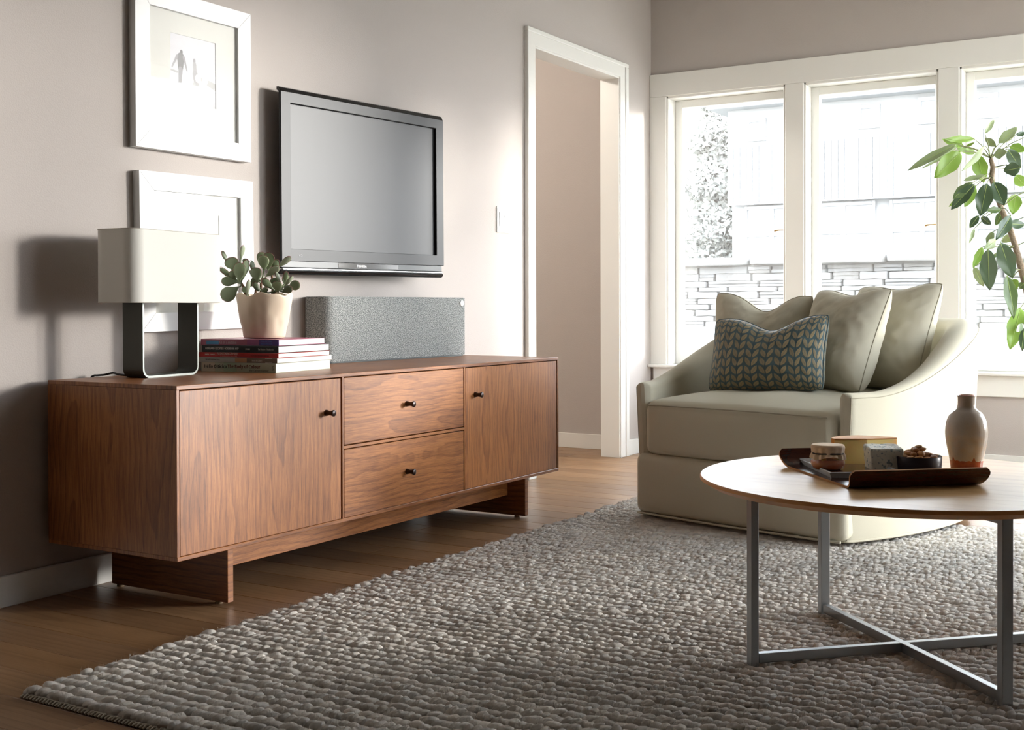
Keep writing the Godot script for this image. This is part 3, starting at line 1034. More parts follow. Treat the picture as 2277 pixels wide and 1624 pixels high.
	pillow("cushion", "sage square back cushion farthest right, against the right arm", Vector3(0.185, 0.700, -0.245), Vector3(-14, -20, 2), Vector3(0.43, 0.44, 0.18), 0.02, 0.02, 0.12, M.fabric, 2)
	pillow("cushion", "sage square back cushion in front, right of the patterned one", Vector3(0.105, 0.690, -0.03), Vector3(-15, -19, 1), Vector3(0.40, 0.42, 0.20), 0.022, 0.025, 0.22, M.fabric, 3)
	pillow("lumbar_cushion", "oblong teal cushion with rows of gold woven leaves", Vector3(-0.085, 0.640, 0.19), Vector3(6, -17, 2.5), Vector3(0.49, 0.30, 0.15), 0.025, 0.055, 0.0, leafy, 4)

func bump_uv(m: StandardMaterial3D) -> void:
	m.heightmap_enabled = true
	m.heightmap_texture = m.albedo_texture
	m.heightmap_scale = 0.12

func leaf_weave() -> ImageTexture:
	# rows of pointed leaves in pairs, like plaited ears of wheat
	var w := 480
	var h := 320
	var im := Image.create(w, h, false, Image.FORMAT_RGB8)
	var teal := c8(64, 88, 92)
	var gold := c8(168, 150, 112)
	var gold2 := c8(146, 132, 102)
	var vein := c8(108, 104, 88)
	var nz := noise(0.3, 2, 17)
	var col := 40.0
	var rowh := 26.0
	for y in h:
		for x in w:
			var cx := floorf(x / col)
			var lx: float = x - (cx + 0.5) * col
			var side := signf(lx + 0.001)
			var ax := absf(lx)
			var c := teal
			# leaf axis leans out from the stalk
			for k in [-1, 0, 1]:
				var ry: float = (floorf(y / rowh) + k + 0.5) * rowh
				var dx := ax - 9.6
				var dy: float = y - ry
				var a := 0.50
				var lu := dx * sin(a) - dy * cos(a)
				var lv := dx * cos(a) + dy * sin(a)
				var half_l := 15.5
				if absf(lu) < half_l:
					var wdt := 6.3 * (1.0 - pow(lu / half_l, 2.0))
					if absf(lv) < wdt:
						c = (gold if side > 0 else gold2).lerp(vein, 0.25 * (nz.get_noise_2d(x, y) * 0.5 + 0.5))
						if absf(lv) < 0.55: c = c.lerp(vein, 0.6)
			if ax < 0.9: c = teal.darkened(0.25)
			im.set_pixel(x, y, c.darkened(0.1 * absf(nz.get_noise_2d(x * 3.0, y * 0.7))))
	return ImageTexture.create_from_image(im)

func pillow(called: String, label: String, at_: Vector3, euler: Vector3, size: Vector3, pinch: float, chop: float, taper: float, m: Material, seed_: int) -> void:
	var o := thing(called, label, "cushion", Vector3.ZERO, 0.0)
	var e := Basis.from_euler(Vector3(deg_to_rad(euler.y), deg_to_rad(euler.x), deg_to_rad(euler.z)))
	o.transform = chair_x * Transform3D(e, at_ - e * Vector3(0, size.y / 2.0, 0))
	var nz := noise(3.2, 3, seed_ * 7)
	var fold := noise(2.0, 2, seed_ * 11)
	var shape := func(u: float, v: float, side: float) -> Vector3:
		var x := u * size.x / 2.0 * (1.0 - pinch * 2.2 * (1.0 - v * v)) * (1.0 - taper * (1.0 - v) / 2.0)
		var y := v * size.y / 2.0 * (1.0 - pinch * 1.6 * (1.0 - u * u))
		var top := pow(clampf((v + 1.0) / 2.0, 0.0, 1.0), 3.0)
		y -= chop * exp(-pow((u - 0.06) / 0.42, 2.0)) * top
		var prof := pow(maxf(0.0, 1.0 - pow(absf(u), 2.8)), 0.52) * pow(maxf(0.0, 1.0 - pow(absf(v), 2.8)), 0.52)
		var sag := 1.0 + 0.16 * (-v)
		var dent := 1.0 - (0.45 if chop > 0.05 else 0.1) * exp(-pow((u - 0.06) / 0.3, 2.0)) * top
		var z := side * size.z / 2.0 * prof * sag * dent
		z += side * prof * (0.007 * nz.get_noise_2d(u * 1.2 + seed_, v * 1.2) + 0.006 * (1.0 - prof) * fold.get_noise_2d(u * 3.0, v * 3.0 + seed_ * 5.0))
		var cn := pow(u * u * v * v, 3.0)
		x *= 1.0 - 0.055 * cn; y *= 1.0 - 0.055 * cn
		return Vector3(x, y + size.y / 2.0, z)
	var b := MB.new()
	var edge := func(t: float) -> float: return sin((t - 0.5) * PI)      # finer towards the seams
	for s in [1.0, -1.0]:
		b.grid(func(u: float, v: float) -> Vector3: return shape.call(edge.call(u), edge.call(v), s), 46, 40, false, false, s < 0.0, Vector2(1, -1), Vector2(0, 1))
	put("cover", b, m, o)
	var p := MB.new()
	var path := []
	for k in 161:
		var q := k / 40.0
		var u := 0.0
		var v := 0.0
		if q < 1.0: u = -1.0 + 2.0 * q; v = -1.0
		elif q < 2.0: u = 1.0; v = -1.0 + 2.0 * (q - 1.0)
		elif q < 3.0: u = 1.0 - 2.0 * (q - 2.0); v = 1.0
		else: u = -1.0; v = 1.0 - 2.0 * (q - 3.0)
		path.append(shape.call(clampf(u, -0.995, 0.995), clampf(v, -0.995, 0.995), 1.0))
	p.tube(path, 0.0026, 6, false)
	put("piping", p, M.seam if seed_ < 4 else sm(c8(70, 88, 90), 0.7), o)

# ---------------------------------------------------------------- coffee table
const TBL := Vector3(0.631, 0.0, 2.244)
const TH := 0.425

func coffee_table() -> void:
	var o := thing("coffee_table", "round maple coffee table on four square steel legs", "coffee table", TBL)
	var R := 0.463
	var top := MB.new()
	var f := func(u: float, v: float) -> Vector3:
		var a := u * TAU
		return Vector3(cos(a) * v * (R - 0.002), TH, sin(a) * v * (R - 0.002))
	top.grid(f, 96, 6, true, false, true)
	for k in top.T.size(): top.T[k] = Vector2(top.P[k].z * 0.9 + 0.3, top.P[k].x * 1.1)
	var e := MB.new()
	e.lathe([Vector2(R - 0.07, TH - 0.0225), Vector2(R - 0.02, TH - 0.0205), Vector2(R - 0.004, TH - 0.0095), Vector2(R, TH - 0.0085), Vector2(R, TH - 0.002), Vector2(R - 0.002, TH)], 96)
	var under := MB.new()
	under.grid(func(u: float, v: float) -> Vector3:
		var a := u * TAU
		return Vector3(cos(a) * v * (R - 0.07), TH - 0.0225, sin(a) * v * (R - 0.07)), 64, 2, true, false, false)
	e.add(under, Transform3D())
	for k in e.T.size(): e.T[k] = Vector2(e.P[k].z + e.P[k].x, e.P[k].y * 3.0)
	put("tabletop", top, M.maple, o)
	put("tabletop_edge", e, M.maple_edge, o)
	var q := 0.265
	for s in [[-1, -1], [1, -1], [-1, 1], [1, 1]]:
		var b := MB.new()
		b.box(Vector3(-0.0125, 0.016, -0.009), Vector3(0.0125, TH - 0.0225, 0.009), 0.001)
		var l := put("leg", b, M.steel, o)
		l.position = Vector3(q * s[0], 0, q * s[1])
		l.rotation.y = PI / 4.0 * (1 if s[0] * s[1] < 0 else -1)
		l.rotation.y += PI / 2.0
	for k in 2:
		var len_ := q * sqrt(2.0) - 0.012
		var b := MB.new()
		b.box(Vector3(-len_, 0.022, -0.009), Vector3(len_, 0.044 if k == 0 else 0.0437, 0.009), 0.001)
		var c := put("cross_bar", b, M.steel, o)
		c.rotation.y = PI / 4.0 + PI / 2.0 * k
		var d := MB.new()
		d.box(Vector3(-len_, TH - 0.044, -0.009), Vector3(len_, TH - 0.0228 - 0.0002 * k, 0.009), 0.001)
		var t := put("top_bar", d, M.steel, o)
		t.rotation.y = PI / 4.0 + PI / 2.0 * k

# ---------------------------------------------------------------- television
func television() -> void:
	var o := thing("television", "flat black television mounted on the wall above the console", "television", Vector3(1.3808, 1.266, 0.100), -0.0886)
	o.rotation.z = 0.0043
	var w := 0.8807 / 2.0
	var h := 0.6537 / 2.0
	var yb := -h + 0.0475                     # where the lower speaker bar begins
	var b := MB.new()
	# bezel: four rails with the outer top and side edges rounded back
	var bx := 0.047
	b.box(Vector3(-w, h - 0.055, -0.012), Vector3(w, h - 0.016, 0.0), 0.002)
	b.box(Vector3(-w, yb, -0.012), Vector3(-w + bx, h - 0.05, 0.0), 0.002)
	b.box(Vector3(w - bx, yb, -0.012), Vector3(w, h - 0.05, 0.0), 0.002)
	b.box(Vector3(-w + bx - 0.004, yb, -0.012), Vector3(w - bx + 0.004, yb + 0.042, 0.0), 0.001)
	var cap := MB.new()
	cap.prism([Vector2(0.0, h - 0.017), Vector2(-0.012, h - 0.017), Vector2(-0.022, h - 0.012), Vector2(-0.022, h), Vector2(-0.014, h), Vector2(-0.006, h - 0.004)], -w, w - 0.003, 0, 0.002)
	put("top_edge", cap, M.black, o)
	put("bezel", b, M.bezel, o)
	put("screen", boxes([[Vector3(-w + bx - 0.005, yb + 0.038, -0.03), Vector3(w - bx + 0.005, h - 0.05, -0.0115)]], 0.0), M.screen, o)
	put("casing", boxes([[Vector3(-w + 0.05, yb - 0.03, -0.05), Vector3(w - 0.04, h - 0.03, -0.012)], [Vector3(-w + 0.14, -h + 0.03, -0.068), Vector3(w - 0.1, h - 0.08, -0.045)]], 0.006), M.black_matte, o)
	put("speaker_bar", boxes([[Vector3(-w + 0.004, yb - 0.0225, -0.03), Vector3(w - 0.008, yb, -0.006)]], 0.001), M.grey_bar, o)
	put("sensor_window", boxes([[Vector3(-0.16, yb - 0.0205, -0.007), Vector3(0.17, yb - 0.002, -0.0048)]], 0.0008), M.black, o)
	put("chrome_strip", boxes([[Vector3(-w + 0.003, yb - 0.0335, -0.03), Vector3(w - 0.006, yb - 0.0225, -0.001)]], 0.004), M.chrome, o)
	var lip := MB.new()
	var prof := [Vector2(-0.03, yb - 0.0335), Vector2(0.0, yb - 0.0335), Vector2(0.001, yb - 0.037), Vector2(-0.002, yb - 0.043), Vector2(-0.009, -h), Vector2(-0.03, -h)]
	lip.prism(prof, -w + 0.003, w - 0.006, 0, 0.002)
	put("lower_lip", lip, M.black, o)
	var t := put("lettering", text_mesh("TOSHIBA", 0.0088, true), M.letter, o)
	t.position = Vector3(-0.036, yb - 0.0118, -0.0046)
	var t2 := put("badge_lettering", text_mesh("HD", 0.009, true), M.letter_dim, o)
	t2.position = Vector3(-0.352, yb + 0.019, 0.0003)
	var m := MB.new()
	m.box(Vector3(-0.12, -0.1, -0.1), Vector3(0.12, 0.1, -0.06), 0.003)
	put("wall_bracket", m, M.black_matte, o)

# ---------------------------------------------------------------- pictures
func picture(c: Vector3, w: float, h: float, roll: float, which: int) -> void:
	var o := thing("picture_frame", ["square white framed photograph of two beach figures, upper of the pair", "square white framed portrait partly hidden behind the lamp, lower of the pair"][which], "picture", c)
	o.rotation.z = roll
	var fw := 0.058
	var f := 0.030
	for s in [0, 1, 2, 3]:                    # four mitred rails
		var a := w / 2.0 if s % 2 == 0 else h / 2.0
		var d := h / 2.0 if s % 2 == 0 else w / 2.0
		var b := MB.new()
		var pts := [Vector2(-a + 0.0002, d), Vector2(a - 0.0002, d), Vector2(a - fw - 0.0002, d - fw), Vector2(-a + fw + 0.0002, d - fw)]
		b.prism(pts, 0.001, f, 2, 0.0008)
		var r := put("rail", b, M.frame, o)
		r.rotation.z = s * PI / 2.0
	var iw := w / 2.0 - fw + 0.004
	var ih := h / 2.0 - fw + 0.004
	# window mount with a bevelled opening, photograph behind it, glazing in front
	var ow := 0.098
	var oh := 0.108
	var oy := 0.018
	put("mount", boxes([
		[Vector3(-iw, -ih, 0.016), Vector3(-ow, ih, 0.0185)], [Vector3(ow, -ih, 0.016), Vector3(iw, ih, 0.0185)],
		[Vector3(-ow, oy + oh, 0.016), Vector3(ow, ih, 0.0185)], [Vector3(-ow, -ih, 0.016), Vector3(ow, oy - oh, 0.0185)]], 0.0), M.mat, o)
	var p := MB.new()
	p.poly([Vector3(-ow, oy - oh, 0.0162), Vector3(ow, oy - oh, 0.0162), Vector3(ow, oy + oh, 0.0162), Vector3(-ow, oy + oh, 0.0162)], Vector3(0, 0, 1), [Vector2(0, 1), Vector2(1, 1), Vector2(1, 0), Vector2(0, 0)])
	var pm := sm(Color.WHITE, 0.5)
	pm.albedo_texture = beach_print() if which == 0 else portrait_print()
	put("photograph", p, pm, o)
	put("backing_board", boxes([[Vector3(-iw, -ih, 0.002), Vector3(iw, ih, 0.0155)]], 0.0), M.mat, o)
	put("glazing", boxes([[Vector3(-iw, -ih, 0.0200), Vector3(iw, ih, 0.0215)]], 0.0), M.glass, o)

func blob(im: Image, c: Vector2, r: Vector2, col: Color, ang := 0.0) -> void:
	for y in range(maxi(0, int(c.y - r.length())), mini(im.get_height(), int(c.y + r.length()) + 1)):
		for x in range(maxi(0, int(c.x - r.length())), mini(im.get_width(), int(c.x + r.length()) + 1)):
			var d := (Vector2(x, y) - c).rotated(-ang)
			if pow(d.x / r.x, 2) + pow(d.y / r.y, 2) < 1.0: im.set_pixel(x, y, col)

func limb(im: Image, a: Vector2, b: Vector2, r0: float, r1: float, col: Color) -> void:
	for k in 25:
		var t := k / 24.0
		blob(im, a.lerp(b, t), Vector2.ONE * lerpf(r0, r1, t), col)

func beach_print() -> ImageTexture:
	var im := Image.create(200, 220, false, Image.FORMAT_RGB8)
	var nz := noise(0.09, 3, 4)
	var nf := noise(0.4, 2, 6)
	for y in 220:
		for x in 200:
			var g := 0.80
			if y > 112: g = 0.86 + 0.03 * nz.get_noise_2d(x, y * 2)
			if y > 165: g = 0.80 + 0.16 * nf.get_noise_2d(x, y) - 0.1 * smoothstep(180, 220, y)
			im.set_pixel(x, y, Color(g, g, g + 0.02))
	limb(im, Vector2(0, 118), Vector2(30, 122), 3, 4, Color(0.62, 0.62, 0.63))
	limb(im, Vector2(140, 130), Vector2(199, 148), 8, 12, Color(0.66, 0.66, 0.66))
	var dk := Color(0.36, 0.36, 0.37)
	var md := Color(0.52, 0.52, 0.53)
	blob(im, Vector2(48, 55), Vector2(6, 8), Color(0.25, 0.25, 0.26))         # standing figure, seen from behind
	limb(im, Vector2(45, 72), Vector2(44, 108), 15, 11, dk)
	limb(im, Vector2(30, 70), Vector2(8, 108), 5, 3, md)
	limb(im, Vector2(58, 70), Vector2(72, 112), 5, 3, md)
	limb(im, Vector2(44, 112), Vector2(42, 150), 10, 7, md)
	limb(im, Vector2(42, 150), Vector2(37, 186), 7, 3, md)
	blob(im, Vector2(104, 74), Vector2(6, 8), md)                             # second figure
	limb(im, Vector2(105, 86), Vector2(107, 112), 8, 8, Color(0.6, 0.6, 0.61))
	limb(im, Vector2(108, 118), Vector2(112, 148), 12, 9, Color(0.58, 0.58, 0.59))
	limb(im, Vector2(120, 150), Vector2(130, 212), 7, 4, Color(0.6, 0.6, 0.6))
	limb(im, Vector2(104, 150), Vector2(102, 182), 6, 3, Color(0.66, 0.66, 0.66))
	blob(im, Vector2(120, 130), Vector2(12, 14), Color(0.86, 0.86, 0.87))
	blob(im, Vector2(152, 132), Vector2(13, 14), Color(0.88, 0.88, 0.89))
	blob(im, Vector2(158, 182), Vector2(19, 19), Color(0.87, 0.87, 0.88))
	return ImageTexture.create_from_image(im)

func portrait_print() -> ImageTexture:
	var im := Image.create(200, 220, false, Image.FORMAT_RGB8)
	im.fill(Color(0.80, 0.81, 0.81))
	blob(im, Vector2(128, 62), Vector2(52, 56), Color(0.72, 0.72, 0.72))
	blob(im, Vector2(128, 82), Vector2(40, 52), Color(0.86, 0.86, 0.85))
	limb(im, Vector2(60, 200), Vector2(190, 200), 40, 40, Color(0.7, 0.7, 0.7))
	return ImageTexture.create_from_image(im)

# ---------------------------------------------------------------- table lamp
func table_lamp() -> void:
	var o := thing("table_lamp", "table lamp with a white rectangular shade on a dark metal strap base", "table lamp", Vector3(0.3006, TOP, 0.1692), deg_to_rad(6.2))
	var w := 0.2422 / 2.0
	var d := 0.0748 / 2.0
	var r := 0.028
	var t := 0.006
	var hh := 0.235
	# the strap: up one side, across the bottom with round corners, up the other side
	var path := [[Vector2(-w, hh), Vector2(-1, 0)]]
	for k in 9:
		var a := PI + k / 8.0 * PI / 2.0
		path.append([Vector2(-w + r + cos(a) * r, r + sin(a) * r), Vector2(cos(a), sin(a))])
	for k in 9:
		var a := PI * 1.5 + k / 8.0 * PI / 2.0
		path.append([Vector2(w - r + cos(a) * r, r + sin(a) * r), Vector2(cos(a), sin(a))])
	path.append([Vector2(w, hh), Vector2(1, 0)])
	var b := MB.new()
	var e := MB.new()
	for k in path.size() - 1:
		var p: Vector2 = path[k][0]
		var q: Vector2 = path[k + 1][0]
		var np: Vector2 = path[k][1]
		var nq: Vector2 = path[k + 1][1]
		var pi := p - np * t
		var qi := q - nq * t
		for s in [[p, q, 1.0], [pi, qi, -1.0]]:
			var a: Vector2 = s[0]
			var c: Vector2 = s[1]
			b.poly([Vector3(a.x, a.y, -d), Vector3(c.x, c.y, -d), Vector3(c.x, c.y, d), Vector3(a.x, a.y, d)], Vector3(np.x + nq.x, np.y + nq.y, 0) * s[2])
		for z in [-d, d]:
			e.poly([Vector3(p.x, p.y, z), Vector3(q.x, q.y, z), Vector3(qi.x, qi.y, z), Vector3(pi.x, pi.y, z)], Vector3(0, 0, z))
	put("base", b, M.strap, o)
	put("base_edge", e, M.strap_edge, o)
	# shade: straight drum, rectangular with round corners, open above and below
	var a := 0.3988 / 2.0
	var c := 0.1568 / 2.0
	var cr := 0.042
	var y0 := 0.8359 - TOP
	var y1 := 1.0461 - TOP
	var ring := []
	for q in [[1, 1, 0.0], [-1, 1, 0.5], [-1, -1, 1.0], [1, -1, 1.5]]:
		for k in 9:
			var w2: float = q[2] * PI + k / 8.0 * PI / 2.0
			ring.append([Vector3(q[0] * (a - cr) + cos(w2) * cr, 0, q[1] * (c - cr) + sin(w2) * cr), Vector3(cos(w2), 0, sin(w2))])
	ring.append(ring[0])
	var sh := MB.new()
	for s in [1.0, -1.0]:
		var base := sh.P.size()
		for k in ring.size():
			var p: Vector3 = ring[k][0] - (ring[k][1] * 0.0015 if s < 0 else Vector3.ZERO)
			sh.vert(p + Vector3(0, y0, 0), ring[k][1] * s, Vector2(k * 0.02, 0))
			sh.vert(p + Vector3(0, y1, 0), ring[k][1] * s, Vector2(k * 0.02, 1))
		for k in ring.size() - 1:
			var q := base + k * 2
			if s > 0: sh.face(q, q + 1, q + 3); sh.face(q, q + 3, q + 2)
			else: sh.face(q, q + 3, q + 1); sh.face(q, q + 2, q + 3)
	put("shade", sh, M.shade, o)
	var hem := MB.new()
	for y in [y0 + 0.001, y1 - 0.001]:
		var hp := []
		for k in ring.size(): hp.append(ring[k][0] + Vector3(0, y, 0))
		hem.tube(hp, 0.0013, 5, false)
	put("hem", hem, sm(c8(200, 194, 184), 0.9), o)
	put("shade_carrier", boxes([[Vector3(-a + 0.004, y0 + 0.016, -0.004), Vector3(a - 0.004, y0 + 0.02, 0.004)]], 0.001), M.strap_edge, o)
	var bulb := MB.new()
	bulb.lathe([Vector2(0.0, 0.236), Vector2(0.014, 0.237), Vector2(0.014, 0.28), Vector2(0.028, 0.32), Vector2(0.024, 0.345), Vector2(0.0, 0.356)], 20)
	put("bulb", bulb, M.white_plastic, o)
	var cord := MB.new()
	var inv := o.transform.affine_inverse()
	var cp := []
	for q in [Vector3(0.205, 0.6235, 0.138), Vector3(0.198, 0.627, 0.10), Vector3(0.205, 0.63, 0.07), Vector3(0.195, 0.6245, 0.045), Vector3(0.178, 0.623, 0.034), Vector3(0.165, 0.6225, 0.033), Vector3(0.158, 0.612, 0.028), Vector3(0.157, 0.56, 0.025)]:
		cp.append(inv * q)
	var sm_path := []
	for k in 43:
		var s := k / 42.0 * (cp.size() - 1)
		var i := mini(int(s), cp.size() - 2)
		sm_path.append(cp[i].cubic_interpolate(cp[i + 1], cp[maxi(i - 1, 0)], cp[mini(i + 2, cp.size() - 1)], s - i))
	cord.tube(sm_path, 0.003, 8)
	put("cord", cord, M.black_matte, o)

# ---------------------------------------------------------------- books
func books() -> void:
	var y := TOP
	var spec := [
		# name label, corner x, corner z, thickness, spine length, width, turn, cover colour
		["thick pale green paperback at the bottom of the book stack", 0.578, 0.366, 0.0302, 0.290, 0.300, 6.0, c8(176, 178, 156)],
		["thin grey and brown book second from the bottom of the stack", 0.580, 0.370, 0.0159, 0.303, 0.306, 6.5, c8(172, 166, 158)],
		["thin red paperback in the middle of the book stack", 0.582, 0.373, 0.0152, 0.312, 0.278, 5.5, c8(178, 30, 26)],
		["black book with white spine lettering, second from the top", 0.590, 0.366, 0.0218, 0.297, 0.280, 6.0, c8(16, 15, 16)],
		["pink and purple book on top of the stack under the pot", 0.604, 0.355, 0.0201, 0.301, 0.264, 7.0, c8(176, 98, 120)]]
	for k in spec.size():
		var s: Array = spec[k]
		var o := thing("book", s[0], "book", Vector3(s[1], y, s[2]), deg_to_rad(s[6]), "stack of art books on the console")
		var th: float = s[3] - 0.0004
		var ln: float = s[4]
		var wd: float = s[5]
		# node origin is the near end of the spine; x runs to the fore edge, z towards the viewer
		var cover := sm(s[7], 0.35)
		var cv := 0.0014
		put("cover", boxes([[Vector3(0, 0, -ln), Vector3(wd, cv, 0)], [Vector3(0, th - cv, -ln), Vector3(wd, th, 0)], [Vector3(-0.0005, 0.0002, -ln), Vector3(cv, th - 0.0002, 0)]], 0.0005), cover, o)
		put("pages", boxes([[Vector3(cv, cv, -ln + 0.003), Vector3(wd - 0.003, th - cv, -0.0015 if k != 4 else -0.004)]], 0.0003), M.white_paper if k != 4 else sm(c8(206, 204, 206), 0.8), o)
		var line := func(txt: String, cap: float, width: float, z: float, dy: float, col: Color, bold := false, serif := false, it := false) -> MeshInstance3D:
			var tm := text_mesh(txt, cap, bold, serif, it)
			var t := put("lettering", tm, sm(col, 0.5), o)
			t.position = Vector3(-0.0008, th / 2.0 + dy, z)
			t.rotation.y = -PI / 2.0
			t.scale.x = width / maxf(tm.get_aabb().size.x, 0.001)
			return t
		var band := func(z0: float, z1: float, y0: float, y1: float, col: Color, called := "spine_panel") -> void:
			put(called, boxes([[Vector3(-0.0008, y0 * th, z0), Vector3(0.0002, y1 * th, z1)]], 0.0), sm(col, 0.35), o)
		match k:
			0:
				band.call(-0.285, -0.235, 0.02, 0.98, c8(196, 182, 160))
				band.call(-0.20, -0.15, 0.02, 0.98, c8(160, 178, 150))
				line.call("Hélio Oiticica", 0.0100, 0.088, -0.233, 0.002, c8(28, 28, 28), true)
				line.call("The Body of Colour", 0.0100, 0.126, -0.122, 0.003, c8(96, 32, 26), true)
				line.call("Mari Carmen Ramírez", 0.0066, 0.074, -0.064, -0.0085, c8(90, 90, 84))
				(line.call("TATE", 0.0055, 0.014, -0.0116, 0.0, c8(50, 50, 46), true) as MeshInstance3D).rotation = Vector3(0, -PI / 2.0, -PI / 2.0)
			1:
				band.call(-0.16, -0.115, 0.03, 0.97, c8(182, 138, 104))
				band.call(-0.115, 0.0, 0.03, 0.97, c8(112, 92, 74))
				band.call(-0.045, -0.018, 0.86, 0.98, c8(226, 222, 212))
				band.call(-0.045, -0.018, 0.04, 0.14, c8(226, 222, 212))
				line.call("The Berlin to Between Places", 0.0048, 0.056, -0.248, 0.001, c8(92, 84, 80))
				line.call("Henry Art Gallery", 0.0056, 0.039, -0.076, -0.001, c8(214, 204, 190))
			2:
				line.call("FASHIONING fiction", 0.0072, 0.08, -0.197, 0.0035, c8(240, 214, 206), false, false, true)
				line.call("in photography since 1990", 0.0042, 0.066, -0.192, -0.0042, c8(226, 150, 140))
				line.call("ROMERO  •  ROWSON", 0.0034, 0.039, -0.267, 0.001, c8(240, 214, 206), true)
				line.call("THE MUSEUM OF MODERN ART, NEW YORK", 0.0034, 0.07, -0.071, -0.001, c8(110, 14, 12))
			3:
				line.call("GERHARD RICHTER", 0.0066, 0.073, -0.2475, 0.001, c8(232, 230, 226), true)
				line.call("OCTOBER 18, 1977", 0.0066, 0.055, -0.180, 0.001, c8(232, 230, 226), true)
				line.call("STORR", 0.0046, 0.018, -0.117, 0.0, c8(206, 204, 200), true)
				line.call("The Museum of Modern Art", 0.0050, 0.060, -0.047, 0.0, c8(206, 204, 200))
			4:
				band.call(-0.279, -0.230, 0.12, 0.72, c8(84, 158, 206))
				band.call(-0.12, -0.075, 0.03, 0.97, c8(158, 88, 128))
				band.call(-0.075, 0.0, 0.03, 0.97, c8(84, 56, 128))
				line.call("All of a sudden", 0.0078, 0.0695, -0.1945, -0.001, c8(232, 206, 214), false, true, true)
				line.call("THE PICTURE", 0.0042, 0.042, -0.045, 0.0035, c8(92, 122, 204))
				line.call("AND EXPRESSION", 0.0042, 0.042, -0.045, -0.0045, c8(92, 122, 204))
		y += s[3]

# ---------------------------------------------------------------- succulent in a pot
func paddle_width(t: float) -> float:
	return pow(maxf(0.0, sin(PI * pow(t, 1.55))), 0.5) * lerpf(0.55, 1.0, smoothstep(0.0, 0.5, t))

func paddle(len_: float, wid: float, thick: float, curl: float) -> MB:
	# a fat leaf: narrow at the stalk, broad and rounded towards the tip
	var b := MB.new()
	b.grid(func(u: float, v: float) -> Vector3:
		var a := u * TAU
		var t := v
		var wv := paddle_width(t) * wid / 2.0 + 0.0018 * (1.0 - t)
		var tk := thick / 2.0 * pow(sin(PI * clampf(t, 0.0, 1.0)), 0.5) + 0.0014 * (1.0 - t)
		if v >= 1.0: wv = 0.0; tk = 0.0
		var z := curl * t * t * len_
		return Vector3(cos(a) * wv, t * len_, sin(a) * tk + z), 16, 12, true, false, true)
	return b

